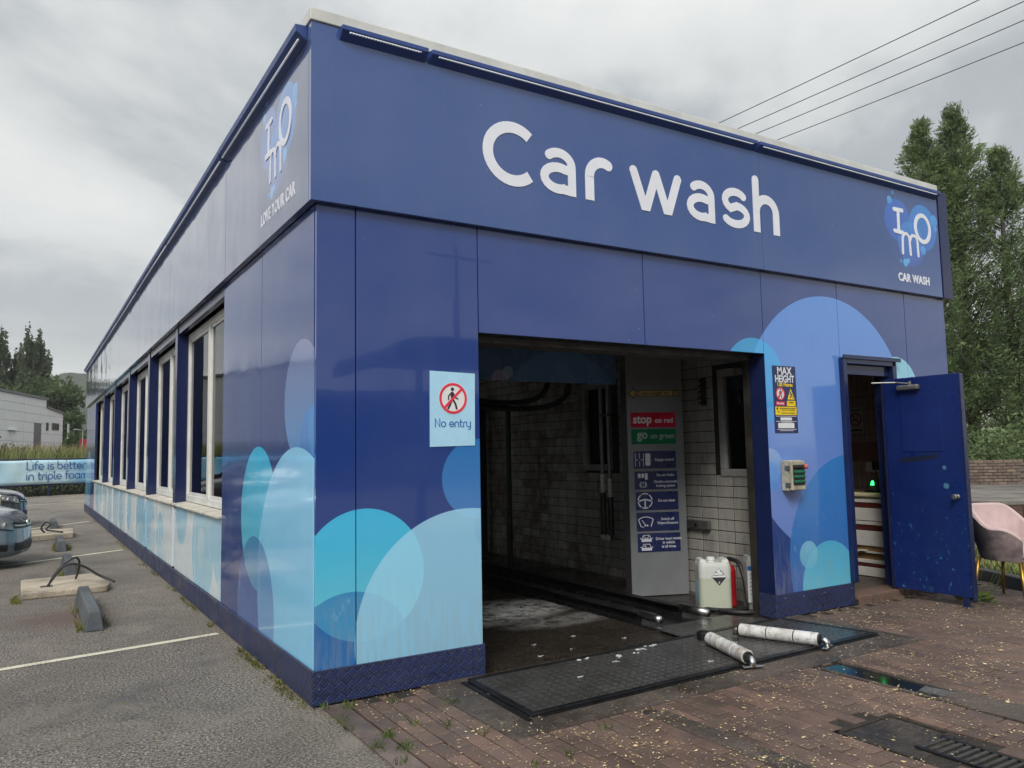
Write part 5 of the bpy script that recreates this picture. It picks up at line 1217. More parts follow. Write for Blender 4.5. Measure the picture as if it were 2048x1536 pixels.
def conifer(label, base, top, rmax, nb, seed, z0=.15, per=84, group='conifers behind the brick wall'):
    rng = np.random.default_rng(seed); t = thing('conifer_tree', label, 'tree', base, group=group, world=False)
    Ht = top - base[2]
    tr = MB(); tr.tube([(0, 0, 0), (.05, .02, Ht * .3), (-.03, .04, Ht * .65), (0, 0, Ht * .96)], [.22, .16, .09, .015], 8)
    C_, A_l = [], []
    for k in range(nb):
        u = rng.random() ** .85; h = z0 + (Ht - z0) * u; prof = (1 - u ** 2.4) ** .95 * (.75 + .25 * min(1, u * 6)); r = rmax * max(.08, prof) * rng.uniform(.5, 1.22); ph = rng.uniform(0, 2 * PI)
        d = np.array([math.cos(ph), math.sin(ph), 0]); rise = rng.uniform(.35, .9) * r + .25
        p0 = np.array([0, 0, max(.3, h - rise * .6)]); p1 = np.array([d[0] * r, d[1] * r, min(Ht + .25, h + rise * .4)])
        if k % 7 == 0 and r > .5: tr.tube([tuple(p0), tuple(p0 * .45 + p1 * .55 + np.array([0, 0, -.1 * r])), tuple(p1)], [.035, .022, .006], 5)
        n = int(per * (.55 + .6 * r / rmax)); s = rng.beta(2.2, 1.15, n)[:, None]
        ctr = p0 + (p1 - p0) * s + np.array([0, 0, -1]) * (.22 * r * (s * (1 - s) * 4)) * .5
        spread = .035 + .10 * np.sin(s * PI) ** .6
        ctr = ctr + rng.normal(size=(n, 3)) * spread * np.array([1, 1, .8])
        # tips nod outward and down
        ax = (p1 - p0)[None] / np.linalg.norm(p1 - p0) + rng.normal(size=(n, 3)) * .4 + np.array([0, 0, -.3]) * s
        C_.append(ctr); A_l.append(ax)
    C_ = np.concatenate(C_); A_l = np.concatenate(A_l)
    # hollows: drop whole pockets of spray so the sky and the dark inside show through
    o3 = rng.uniform(0, 6, 9); hol = sum(np.sin(C_[:, i] * f_ + C_[:, (i + 1) % 3] * f_ * .6 + o3[i + 3 * j]) for i in range(3) for j, f_ in enumerate((2.1, 3.7, 6.1)))
    keep_ = hol > -.85 - 1.2 * np.clip((C_[:, 2] / Ht - .55) / .3, 0, 1) - .8 * np.clip(1 - C_[:, 2] / 2.5, 0, 1) + rng.normal(size=len(C_)) * .5; C_, A_l = C_[keep_], A_l[keep_]
    tr.build('trunk', M['bark'], t, smooth=True); mesh_np('crown', leaves(C_, A_l, .20, .040, rng), 4, M['conifer'], t); return t
conifer('tallest dark green conifer with a ragged pointed top behind the building corner', (24.75, 9.1, .5), 12.75, 2.2, 620, 1)
conifer('slightly shorter conifer with a forked top left of the tallest one', (23.9, 9.75, .5), 12.3, 2.3, 480, 2)
conifer('rounded conifer shoulder nearest the building roof corner', (22.6, 10.4, .5), 9.9, 2.0, 400, 3)
conifer('lower conifer right of the tallest one with drooping tips', (25.7, 8.2, .5), 11.2, 2.3, 520, 4)
conifer('conifer at the right border of the picture', (26.9, 6.9, .5), 10.0, 2.5, 520, 5)
def low_growth():
    rng = np.random.default_rng(88); n = 9000; u = rng.uniform(-5, 9, n); w = rng.uniform(.35, 1.7, n); z = .5 + rng.random(n) ** .8 * (1.25 + .5 * np.sin(u * 1.7) + .3 * np.sin(u * 4.1))
    P = np.array([list(BW.p(a, 0, -b)) for a, b in zip(u, w)]); P[:, 2] = z
    o = mesh_np('undergrowth', leaves(P, rng.normal(size=(n, 3)) + np.array([0, 0, -.3]), .19, .06, rng), 4, M['conifer']); o['kind'] = 'stuff'
low_growth()
# white house glimpsed through the trees
HW = thing('white_house', 'white rendered house glimpsed through gaps in the conifers', 'house', (40, 15, 0), R(-31), world=False)
M['render'] = simple('render', '#dcdad2', .8, var=.06); M['slate'] = simple('slate', (.10, .10, .11, 1), .7)
MB().box(-5, 0, 0, 5, 7, 4.6).build('wall', M['render'], HW); MB().prism([(-5.3, -.4, 4.61), (-5.3, 7.4, 4.61), (-5.3, 3.5, 7.4)], (10.6, 0, 0)).build('roof', M['slate'], HW)
for x in (-3, 0, 3):
    wv = MB().box(x - .6, -.05, 2.6, x + .6, .02, 3.9).build('window', M['upvc'], HW); MB().box(x - .5, -.06, 2.7, x + .5, -.051, 3.8).build('pane', M['glass'], wv)

# overhead cables with their two poles
cabs = [((11.64, 7.76), (11.83, 1.90)), ((12.26, 7.80), (12.55, 1.49)), ((12.86, 7.84), (13.19, 1.65)), ((13.60, 7.81), (14.01, 2.04))]
mc = Vector((12.85, 4.8)); dc = Vector((.045, -1)).normalized()
for i, (a, c) in enumerate(cabs):
    a = Vector(a); c = Vector(c); d = (c - a).normalized(); p = a - d * 30; q_ = c + d * 26; pts = []
    for k in range(41):
        t = k / 40; p2 = p.lerp(q_, t); pts.append((p2.x, p2.y, 9.0 + 1.1 * ((2 * t - 1) ** 2) - 1.1 * ((2 * .5 - 1) ** 2) - .12))
    o = MB().tube(pts, .0085, 5).build('overhead_cable', M['black'], None)
    tag(o, ['topmost of the four black overhead cables above the roof', 'second overhead cable from the top', 'third overhead cable from the top', 'lowest of the four black overhead cables, nearest the conifers'][i], 'cable', 'overhead cables')
for yy, lab in ((37.6, 'wooden cable pole standing behind the car wash'), (-24.6, 'wooden cable pole across the forecourt')):
    t = thing('cable_pole', lab, 'pole', (12.6 if yy > 0 else 14.0, yy, 0)); x = t.location.x
    MB().tube([(x, yy, 0), (x, yy, 10.4)], [.15, .10], 10).build('pole', M['bark'], t); MB().box(x - 1.6, yy - .05, 9.86, x + 1.8, yy + .05, 9.98).build('crossarm', M['bark'], t)

# ------------------------------------------------------------------ left side: the car park
def kerbstop(label, x, y0, y1, h=.17, w=.155, skew=0.0):
    t = thing('parking_stop', label, 'parking stop', (x, y0, 0), group='grey parking stops beside the building')
    q = MB(); e = .05; b_, tp_ = w / 2, w / 2 - .028
    for (ya, yb) in ((y0, y1),):
        q.hexa([(x - b_, ya, 0), (x + b_, ya, 0), (x + b_ + skew, yb, 0), (x - b_ + skew, yb, 0)], [(x - tp_, ya + e, h), (x + tp_, ya + e, h), (x + tp_ + skew, yb - e, h), (x - tp_ + skew, yb - e, h)])
    q.build('block', M['grey_block'], t, bevel=.012)
    for f_ in (.34, .8): q = MB(); yy = y0 + (y1 - y0) * f_; q.lathe([(.013, h - .02), (.013, h + .0015)], (x + skew * f_, yy, 0), 10); q.build('bolt_hole', M['black'], t)
kerbstop('nearest grey concrete parking stop in front of the first pale slab', -.96, 3.2, 4.95, .17)
kerbstop('grey parking stop behind the first pale slab, crossed by the cable loop', -.985, 7.0, 8.45)
kerbstop('grey parking stop in front of the second pale slab', -.98, 10.45, 11.9)
kerbstop('farthest grey parking stop beyond the second pale slab', -.96, 15.4, 16.9)
def slab(label, pts, h=.072):
    t = thing('concrete_plinth', label, 'concrete slab', (pts[0][0], pts[0][1], 0), group='pale concrete slabs with cut cables')
    MB().prism([(x, y, 0) for x, y in pts], (0, 0, h)).build('slab', M['concrete'], t, bevel=.014, seg=2); return t
s1 = slab('nearer pale concrete slab with a black cable loop rising from it', [(-1.524, 5.44), (-.684, 5.48), (-.63, 5.72), (-.764, 6.73), (-1.534, 6.64)])
MB().box(-1.34, 5.80, .0725, -1.22, 5.92, .0765).build('duct_slot', M['black'], s1)
s2 = slab('farther pale concrete slab beside the grey hatchback nose', [(-1.9, 12.5), (-.70, 13.0), (-.66, 14.1), (-1.9, 14.3)], .11)
def cable(label, pts, r=.016, group='black cables on the slabs'):
    o = hose(pts, r).build('power_cable', M['rubber'], None, smooth=True); tag(o, label, 'cable', group); return o
cable('black cable sagging from the hook over the near slab down to its right end', [(-1.27, 5.86, .07), (-1.22, 5.85, .15), (-1.13, 5.85, .27), (-1.03, 5.85, .305), (-.905, 5.85, .264), (-.763, 5.83, .164), (-.66, 5.78, .11), (-.59, 5.72, .075)], .013)
cable('thicker black cable bent into a tight hook over the near slab', [(-1.265, 5.85, .07), (-1.198, 5.87, .206), (-1.10, 5.88, .311), (-1.0, 5.89, .371), (-.955, 5.92, .33), (-.95, 5.98, .24), (-.96, 6.1, .15), (-.97, 6.2, .09)], .0125)
cable('black cable curling over the farther slab', [(-1.18, 13.3, .11), (-1.24, 13.3, .20), (-1.17, 13.3, .31), (-1.08, 13.25, .27), (-1.16, 13.2, .18), (-1.02, 13.1, .145), (-.88, 13.0, .125)], .018)

# cars
M['tyre'] = simple('tyre', (.014, .014, .015, 1), .8); M['headlamp'] = simple('headlamp', (.42, .44, .46, 1), .08, .6); M['lamp_clear'] = glass('lamp_clear', (.75, .78, .8, 1)); M['car_glass'] = simple('car_glass', (.012, .014, .016, 1), .04)
def paint(name, c):
    k = Mat(name, .22, .35); k.color(c); k.b.inputs['Coat Weight'].default_value = 1.0; k.b.inputs['Coat Roughness'].default_value = .03; return k.m
M['plate_white'] = simple('plate_white', '#e2e2da', .4)
def car(label, loc, rz, pm, group='cars parked by the slabs'):
    """hatchback, nose at the origin pointing +x; the body is one smooth surface S(t, f), its details are patches of that surface"""
    t_ = thing('parked_car', label, 'car', loc, rz, group=group, world=False)
    a_, b_, nn = 2.1, .895, 3.1
    def zt(x):
        P = [(-4.3, .93), (-2.0, .955), (-1.2, .935), (-.5, .835), (-.18, .775), (-.05, .725), (0.1, .66)]
        for (x0, z0), (x1, z1) in zip(P[:-1], P[1:]):
            if x <= x1: return z0 + (z1 - z0) * max(0, (x - x0)) / (x1 - x0)
        return P[-1][1]
    LV = [(0, .90), (.04, .955), (.12, .99), (.25, 1.0), (.42, .998), (.55, .988), (.68, .985), (.80, .968), (.90, .935), (.96, .885), (1.0, .81)]
    def scl(f):
        for (f0, s0), (f1, s1) in zip(LV[:-1], LV[1:]):
            if f <= f1: return s0 + (s1 - s0) * (f - f0) / (f1 - f0)
        return LV[-1][1]
    def S(t, f, off=0.0):
        c, sn = math.cos(t), math.sin(t); k = scl(f); kx = 1 - (1 - k) * .42
        x = a_ * math.copysign(abs(c) ** (2 / nn), c) * kx; y = b_ * math.copysign(abs(sn) ** (2 / nn), sn) * k
        nx, ny = x / a_ ** 2, y / b_ ** 2; nx = math.copysign(abs(x / a_) ** (nn - 1) / a_, x); ny = math.copysign(abs(y / b_) ** (nn - 1) / b_, y); l = math.hypot(nx, ny) or 1
        X = x - a_; z = .17 + (zt(X) - .17) * f
        return (X + nx / l * off, y + ny / l * off, z)
    N = 72; ts = [2 * PI * i / N for i in range(N)]
    # denser toward the nose
    ts = [t - .32 * math.sin(t) * (1 if math.cos(t) > 0 else .4) for t in ts]
    q = MB(); fs = [0, .02, .04, .08, .12, .25, .42, .55, .68, .80, .86, .90, .93, .96, .98, 1.0]
    q.add([S(t, f) for f in fs for t in ts], [(j * N + i, j * N + (i + 1) % N, (j + 1) * N + (i + 1) % N, (j + 1) * N + i) for j in range(len(fs) - 1) for i in range(N)] + [tuple(range(N))])
    q.build('body', pm, t_, smooth=True)
    # bonnet and top deck between the two edges
    q = MB(); rows = []
    for i in range(0, N // 2 + 1):
        l = S(ts[i], 1.0); r_ = S(-ts[i], 1.0); rows.append([(l[0] + (.0), l[1] + (r_[1] - l[1]) * k / 6, l[2] + .035 * math.sin(PI * k / 6) * min(1, abs(l[1]) * 2.2)) for k in range(7)])
    q.add([p for rw in rows for p in rw], [(i * 7 + k, i * 7 + k + 1, (i + 1) * 7 + k + 1, (i + 1) * 7 + k) for i in range(len(rows) - 1) for k in range(6)]); q.build('bonnet', pm, t_, smooth=True)
    def patch(name, t0, t1, f0, f1, off, mt, taper=0.0, parent=None, n=12):
        q = MB(); v = []
        for i in range(n + 1):
            u = i / n; t = t0 + (t1 - t0) * u
            for j in range(4): w = j / 3; lo = f0 + taper * u * (f1 - f0); v.append(S(t, lo + (f1 - lo) * w, off))
        base = [S(t0 + (t1 - t0) * i / n, f, -.01) for i in range(n + 1) for f in (f0 + taper * i / n * (f1 - f0), f1)]
        q.add(v, [(i * 4 + j, (i + 1) * 4 + j, (i + 1) * 4 + j + 1, i * 4 + j + 1) for i in range(n) for j in range(3)])
        o0 = len(q.v); q.add(base, []); 
        q.f += [(i * 4, o0 + 2 * i, o0 + 2 * i + 2, (i + 1) * 4) for i in range(n)] + [(i * 4 + 3, (i + 1) * 4 + 3, o0 + 2 * i + 3, o0 + 2 * i + 1) for i in range(n)]; q.mi += [0] * (2 * n)
        return q.build(name, mt, parent or t_, smooth=False)
    gr = patch('grille', -.30, .30, .70, .84, .004, M['black']); patch('grille_bar', -.29, .29, .755, .785, .009, M['chrome'], 0, gr)
    patch('lower_intake', -.30, .30, .13, .34, .004, M['black']); patch('bumper_lip', -.62, .62, .045, .075, .012, pm)
    bd = S(0, .80, .01); q = MB(); q.lathe([(.045, .0), (.045, .012)], (bd[0], 0, bd[2] + .01), 18, 'x'); q.build('badge', M['chrome'], t_)
    for s in (-1, 1):
        hl = patch('headlight', s * .34, s * 1.02, .66, .90, .004, M['headlamp'], .35); patch('headlight_rim', s * .33, s * 1.03, .635, .66, .006, M['black'], 0, hl)
        lp = S(s * .60, .78, .008); q = MB(); q.lathe([(.01, -.012), (.042, -.004), (.046, .004)], lp, 14, 'x'); q.build('lens', M['chrome'], hl)
        lp = S(s * .46, .76, .008); q = MB(); q.lathe([(.01, -.012), (.032, -.004), (.036, .004)], lp, 14, 'x'); q.build('lens', M['white'], hl)
        fg = patch('fog_intake', s * .42, s * .80, .14, .30, .004, M['black'], .2); patch('intake_slat', s * .42, s * .79, .21, .232, .008, M['dark_steel'], 0, fg)
        patch('tail_light', s * 2.35, s * 2.7, .62, .88, .006, M.setdefault('tail', simple('tail_red', '#7a1018', .2)))
        patch('door_seam', s * 1.52, s * 1.524, .1, .97, .002, M['black'], 0, None, 1); patch('door_seam', s * 1.86, s * 1.864, .1, .97, .002, M['black'], 0, None, 1)
        for xx in (-.84, -3.36):
            w = MB(); w.lathe([(.36, s * .60), (.36, s * .826)], (xx, 0, .33), 28, 'y'); w.build('arch_shade_disc', M['black'], t_)  # black disc stands in for the shade of an uncut wheel arch
            w = MB(); w.lathe([(.20, s * .66), (.30, s * .66), (.315, s * .69), (.315, s * .80), (.30, s * .832), (.20, s * .832)], (xx, 0, .315), 28, 'y'); wh = w.build('wheel', M['tyre'], t_)
            w = MB(); w.lathe([(.04, s * .825), (.19, s * .820), (.205, s * .836)], (xx, 0, .315), 28, 'y'); w.build('rim', M['steel'], wh)
        q = MB(); q.tube([(-1.20, s * .74, .93), (-1.75, s * .735, 1.215), (-2.12, s * .68, 1.385), (-2.6, s * .665, 1.45), (-3.4, s * .65, 1.44)], .03, 6); q.build('pillar', pm, t_, smooth=True)
        q = MB(); q.box(-1.46, s * .80, .95, -1.32, s * .98, 1.06); q.build('mirror', pm, t_, bevel=.03, seg=3)
        q = MB(); q.box(-2.5, s * .895, .80, -2.32, s * .915, .83); q.build('door_handle', pm, t_, bevel=.006)
    Cb = [(-1.15, .66, .90, .92), (-1.75, .72, .90, 1.22), (-2.1, .68, .90, 1.40), (-2.6, .66, .90, 1.46), (-3.3, .65, .90, 1.45), (-3.85, .63, .90, 1.33), (-4.12, .62, .90, .97)]
    for nm, mt in (('windows', M['car_glass']), ('roof', pm)):
        q = MB(); v = []
        for x, hw, z0_, z1_ in Cb:
            if nm == 'windows': sec = [(.79 if z1_ > 1.0 else hw, z0_), (hw, z1_ - .05), (hw * .9, z1_ - .02), (0, z1_)]
            else: sec = [(hw + .01, z1_ - .06), (hw * .97, z1_ - .015), (hw * .6, z1_ + .015), (0, z1_ + .02)]
            if nm == 'roof' and not (-3.9 < x < -2.0): continue
            v += [(x, y, z) for y, z in sec] + [(x, -y, z) for y, z in sec[-2::-1]]
        k7 = 7; n2 = len(v) // k7; q.add(v, [(i * k7 + k, i * k7 + k + 1, (i + 1) * k7 + k + 1, (i + 1) * k7 + k) for i in range(n2 - 1) for k in range(k7 - 1)]); q.build(nm, mt, t_, smooth=True)
    return t_
p_grey = paint('paint_grey', (.19, .225, .25, 1)); p_black = paint('paint_black', (.02, .022, .026, 1)); p_silver = paint('paint_silver', (.34, .36, .38, 1))
car('blue grey hatchback with its nose poking in from the left border', (-1.47, 8.9, 0), R(-14), p_grey)
car('black car with a glossy bonnet parked behind the grey hatchback', (-1.50, 17.4, 0), R(-8), p_black)
BO = thing('bollard', 'grey bollard with a pale yellow cap between the two cars', 'bollard', (-1.98, 13.2, 0))
MB().tube([(-1.98, 13.2, 0), (-1.98, 13.2, .70)], .062, 16).build('post', simple('bollard_grey', (.30, .33, .34, 1), .5), BO); MB().tube([(-1.98, 13.2, .701), (-1.98, 13.2, .80), (-1.965, 13.2, .86)], [.066, .066, .05], 16).build('cap', simple('bollard_yellow', '#cdcf9c', .5), BO)

# fence with the long banner, bank and rough grass behind it
F0 = Vector((-1.6, 34.6, 0)); FU = Vector((2.4, 1.2, 0)).normalized(); FB = Fr(F0, FU, (0, 0, 1))
FN = thing('railing_fence', 'low navy railing fence at the far end of the car park', 'fence', F0)
for k in range(-9, 4):
    x = k * 2.5 + 1.0; MB().tube([FB.p(x, 0, 0), FB.p(x, 1.62, 0)], .035, 8).build('post', M['navy_trim'], FN)
MB().tube([FB.p(-24, 1.60, 0), FB.p(9, 1.60, 0)], .03, 8).build('top_rail', M['navy_dark'], FN); MB().tube([FB.p(-24, .50, 0), FB.p(9, .50, 0)], .045, 8).build('bottom_rail', M['navy_trim'], FN)
def banner_mat():
    k = Mat('banner_print', .5); ob = k.n('ShaderNodeSeparateXYZ'); k.t.links.new(k.obj(), ob.inputs[0]); s = k.n('ShaderNodeVectorMath', operation='DOT_PRODUCT'); k.t.links.new(k.obj(), s.inputs[0]); s.inputs[1].default_value = tuple(FU); u = s.outputs['Value']
    c = k.mix(k.maprange(k.math('ADD', u, k.math('MULTIPLY', ob.outputs[2], .3)), -2.6, -.2), lin('#5cbcec'), lin('#bfe2ee'))
    c = k.mix(k.maprange(u, 1.4, 2.9), c, lin('#57b4e6'))
    v = k.n('ShaderNodeTexVoronoi'); v.inputs['Scale'].default_value = .9; k.t.links.new(k.obj(), v.inputs['Vector']); c = k.mix(k.math('MULTIPLY', k.maprange(v.outputs['Distance'], .2, .6), .35), c, lin('#d6f0f6')); k.color(c); k.bump(k.noise(1.1, 1, .4, k.obj(), .4, (1, 1, 1.5)), .5, .06); return k.m
BNo = FB.p(0, .54, .06); BN = thing('banner', 'long pale blue banner reading Life is better in triple foam on the railing', 'banner', BNo)
bx0, bx1, bh = -16.0, 3.4, 1.02; q = MB(); nx_, nz_ = 130, 8; v = []
def wr(x, z): return .018 * math.sin(x * 2.1 + z * 3) + .012 * math.sin(x * 5.3 - z * 4.2) + .02 * math.sin((x - .8) * 9) * math.exp(-((x - .6 + z * .8) ** 2) * 6)
for j in range(nz_ + 1):
    for i in range(nx_ + 1):
        x = bx0 + (bx1 - bx0) * i / nx_; z = bh * j / nz_; v.append(FB.p(x, .54 + z + .008 * math.sin(x * 2.5) * (1 if j == nz_ else 0), .06 + wr(x, z)))
q.add(v, [(j * (nx_ + 1) + i, j * (nx_ + 1) + i + 1, (j + 1) * (nx_ + 1) + i + 1, (j + 1) * (nx_ + 1) + i) for j in range(nz_) for i in range(nx_)]); bo = q.build('sheet', banner_mat(), BN, smooth=True); so = bo.modifiers.new('thickness', 'SOLIDIFY'); so.thickness = .004; so.offset = -1
M['banner_ink'] = simple('banner_ink', '#27529a', .5)
for ln, zz in (('Life is better', .60), ('in triple foam', .17)):
    xh = .255; xx_ = .02
    for ch in ln:
        q = MB(); nx2 = stroke_text(q, FB.at(0, .54, .10), xx_, zz, xh, .037, ch, .0, .006)
        if q.v: q.build('letter', M['banner_ink'], BN)
        xx_ = nx2
for i in range(12):
    q = MB(); x = bx1 - i * 1.5 - .2; q.lathe([(.02, 0), (.02, .1)], (0, 0, 0), 8)
    MB().tube([FB.p(x, 1.50, .08), FB.p(x, 1.59, .03)], .012, 6).build('eyelet_tie', M['black'], BN)
def bank_z(d): return 0.0 if d < .5 else min(1.35, (d - .5) * .62)
g = MB(); v = []; nb_ = 40
for j, d in enumerate((.35, .8, 1.6, 2.6, 4.5, 9, 20, 70)):
    for i in range(nb_ + 1):
        x = -45 + 130 * i / nb_; p = FB.p(x, 0, -d); v.append((p.x, p.y, bank_z(d) + (.12 * math.sin(i * 1.7 + j) if j > 1 else -.05)))
g.add(v, [(j * (nb_ + 1) + i, j * (nb_ + 1) + i + 1, (j + 1) * (nb_ + 1) + i + 1, (j + 1) * (nb_ + 1) + i) for j in range(7) for i in range(nb_)])
struct('bank', g, simple('bank_soil', (.035, .045, .018, 1), .95, var=.4, scale=2, bump=.6, bscale=12), smooth=True)
def blades(name, P, h, w, mat, rng, lean=.25, parent=None):
    n = len(P); h = h * rng.uniform(.55, 1.25, n); a = rng.uniform(0, 2 * PI, n); d = np.stack([np.cos(a), np.sin(a), np.zeros(n)], 1); ln = rng.normal(size=(n, 3)) * np.array([1, 1, 0]) * lean * h[:, None]
    p = P; up = np.stack([np.zeros(n), np.zeros(n), h], 1); ww = (w * rng.uniform(.6, 1.4, n))[:, None]
    v = np.stack([p - d * ww / 2, p + d * ww / 2, p + up * .6 + ln * .4 + d * ww * .3, p + up + ln, p + up * .6 + ln * .4 - d * ww * .3], 1)
    return mesh_np(name, v.reshape(-1, 3), 5, mat, parent)
def grassmat(name, lo, mid, tip, z0, z1):
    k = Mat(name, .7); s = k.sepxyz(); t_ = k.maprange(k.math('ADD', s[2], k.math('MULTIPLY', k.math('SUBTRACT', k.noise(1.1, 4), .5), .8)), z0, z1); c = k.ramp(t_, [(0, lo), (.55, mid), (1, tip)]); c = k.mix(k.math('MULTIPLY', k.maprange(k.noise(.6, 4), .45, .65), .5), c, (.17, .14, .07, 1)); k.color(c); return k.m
rng = np.random.default_rng(21); n = 26000
xx = rng.uniform(-34, 12, n); dd = .9 + rng.gamma(1.6, 2.2, n); P = np.array([list(FB.p(x, 0, -d)) for x, d in zip(xx, dd)]); P[:, 2] = np.array([bank_z(d) for d in dd]) - .05
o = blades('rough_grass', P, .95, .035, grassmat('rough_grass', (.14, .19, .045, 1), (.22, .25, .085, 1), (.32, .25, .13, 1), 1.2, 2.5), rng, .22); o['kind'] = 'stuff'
n = 9000; xx = rng.uniform(-30, 10, n); C_ = np.array([list(FB.p(x, 0, -d)) for x, d in zip(xx, rng.uniform(.2, .8, n))]); C_[:, 2] = rng.uniform(.02, .55, n)
o = mesh_np('ivy_bank', leaves(C_, rng.normal(size=(n, 3)), .11, .08, rng), 4, simple('ivy', (.022, .032, .016, 1), .6, var=.4)); o['kind'] = 'stuff'
rng2 = np.random.default_rng(5)
# taller weeds standing out of the grass
WDt = thing('weed_clump', 'dark feathery weeds arching above the rough grass before the grey warehouse', 'weeds', FB.p(0, 1.3, -4), world=False)
q = MB(); L_c = []; L_a = []
for i in range(18):
    x = rng2.uniform(-1.6, 2.4); d = rng2.uniform(-1.2, 1.2); p = FU * x + Vector((0, d, -.1)); tip = p + Vector((rng2.normal() * .3, rng2.normal() * .2, rng2.uniform(.9, 1.45)))
    mid_ = (p + tip) / 2 + Vector((rng2.normal() * .08, 0, .1)); q.tube([p, mid_, tip], [.016, .012, .005], 5)
    for k in range(26): s_ = rng2.uniform(.55, 1.05); b_ = p.lerp(tip, s_); L_c.append((b_.x + rng2.normal() * .06, b_.y + rng2.normal() * .06, b_.z)); L_a.append((rng2.normal(), rng2.normal(), .9))
q.build('stem', M['bark'], WDt); mesh_np('leaf_plumes', leaves(np.array(L_c), np.array(L_a), .16, .05, rng2), 4, M['broadleaf'], WDt)

# warehouse
T2 = Vector((.322, .947, 0)).normalized(); WH0 = Vector((-3.55, 67.9, 0)); WHF = Fr(WH0, T2, (0, 0, 1)); 
WHt = thing('warehouse', 'long pale grey panelled warehouse with a lower end block beyond the fence', 'warehouse', WH0)
M['clad_grey'] = simple('clad_grey', (.79, .80, .81, 1), .45, .0, .03, 1.2); M['clad_joint'] = simple('clad_joint', (.34, .35, .365, 1), .5); M['clad_trim'] = simple('clad_trim', (.12, .13, .14, 1), .4)
def wbox(x0, x1, z0, z1, h0, h1): 
    a = [WHF.p(x0, z0, h0), WHF.p(x1, z0, h0), WHF.p(x1, z0, h1), WHF.p(x0, z0, h1)]; c = [WHF.p(x0, z1, h0), WHF.p(x1, z1, h0), WHF.p(x1, z1, h1), WHF.p(x0, z1, h1)]; return MB().hexa(a, c)
wbox(-75, 10.4, 0, 7.05, -22, -.10).build('wall', M['clad_joint'], WHt)
zz = [0, .85, 1.63, 2.42, 3.22, 4.02, 4.88, 5.66, 6.36, 7.05]
for i in range(18):
    xa = 5.2 - i * 5.0 + 5.2 if i == 0 else 10.4 - i * 5.2
    xb = 10.4 - (i) * 5.2; xa = xb - 5.2
    if xa < -76: break
    for j in range(9):
        if i == 0 and zz[j + 1] <= 4.9 and True:
            wbox(xa + .02, 7.5, zz[j] + .012, zz[j + 1] - .012, -.10, 0).build('wall_panel', M['clad_grey'], WHt); wbox(9.35, xb - .01, zz[j] + .012, zz[j + 1] - .012, -.10, 0).build('wall_panel', M['clad_grey'], WHt)
        else: wbox(xa + .02, xb - .02, zz[j] + .012, zz[j + 1] - .012, -.10, 0).build('wall_panel', M['clad_grey'], WHt)
wbox(7.5, 9.35, 0, 4.88, -.10, -.05).build('shutter_door', M['clad_trim'], WHt)
wbox(-75.2, 10.6, 7.055, 7.25, -22.2, .12).build('roof_edge', M['clad_trim'], WHt)
q = MB(); q.hexa([WHF.p(10.41, 0, -14), WHF.p(15, 0, -14), WHF.p(15, 0, -.02), WHF.p(10.41, 0, -.02)], [WHF.p(10.41, 6.35, -14), WHF.p(15, 6.0, -14), WHF.p(15, 6.0, -.02), WHF.p(10.41, 6.35, -.02)]); ab = q.build('end_block', M['clad_grey'], WHt)
q = MB(); q.hexa([WHF.p(10.41, 6.36, -14.2), WHF.p(15.2, 6.0, -14.2), WHF.p(15.2, 6.0, .1), WHF.p(10.41, 6.36, .1)], [WHF.p(10.41, 6.5, -14.2), WHF.p(15.2, 6.14, -14.2), WHF.p(15.2, 6.14, .1), WHF.p(10.41, 6.5, .1)]); q.build('roof_edge', M['clad_trim'], WHt)
for z in zz[1:8]: wbox(10.42, 15, z - .014, z + .014, -.018, -.012).build('panel_joint', M['clad_joint'], ab)
for xa, xb, za, zb2 in ((10.5, 11.05, 4.3, 5.03), (12.0, 13.85, 4.4, 5.06)):
    wv = wbox(xa, xb, za, zb2, -.018, .03).build('window', M['clad_trim'], WHt); n_ = 1 if xb - xa < 1 else 3
    for k in range(n_): s_ = (xb - xa - .12) / n_; wbox(xa + .06 + k * s_ + .03, xa + .06 + (k + 1) * s_ - .03, za + .06, zb2 - .06, .0305, .034).build('pane', M['car_glass'], wv)
q = wbox(2.0, 3.6, 4.05, 4.12, .002, .25).build('canopy', M['white'], WHt)

# trees far left
def leafy(name, label, base, shells, nl, size, mat, seed, trunk_h, trunk_r, group, limbs=True):
    rng = np.random.default_rng(seed); t = thing(name, label, 'tree', base, group=group, world=False); tot = sum(a * b * c for *_, a, b, c in shells); C_ = []; A_ = []
    tr = MB(); tr.tube([(0, 0, 0), (.1, 0, trunk_h * .5), (0, .1, trunk_h)], [trunk_r, trunk_r * .75, trunk_r * .25], 8)
    for cx, cy, cz, a, b_, c in shells:
        n = int(nl * (a * b_ * c) / tot); d = rng.normal(size=(n, 3)); d /= np.linalg.norm(d, axis=1, keepdims=True); r = rng.uniform(.35, 1.0, n) ** .6
        lump = 1 + .22 * np.sin(d[:, 0] * 5 + cx) * np.sin(d[:, 1] * 6 + cz) + .15 * np.sin(d[:, 2] * 9 + cy); P = d * (r * lump)[:, None] * np.array([a, b_, c]) + np.array([cx, cy, cz])
        C_.append(P); A_.append(d + rng.normal(size=(n, 3)) * .7 + np.array([0, 0, .2]))
        if limbs: tr.tube([(0, 0, max(.5, cz - c * 1.1)), (cx * .5, cy * .5, cz - c * .5), (cx, cy, cz + c * .3)], [trunk_r * .4, trunk_r * .25, .04], 6)
    tr.build('trunk', M['bark'], t, smooth=True); mesh_np('crown', leaves(np.concatenate(C_), np.concatenate(A_), size, size * .7, rng), 4, mat, t); return t
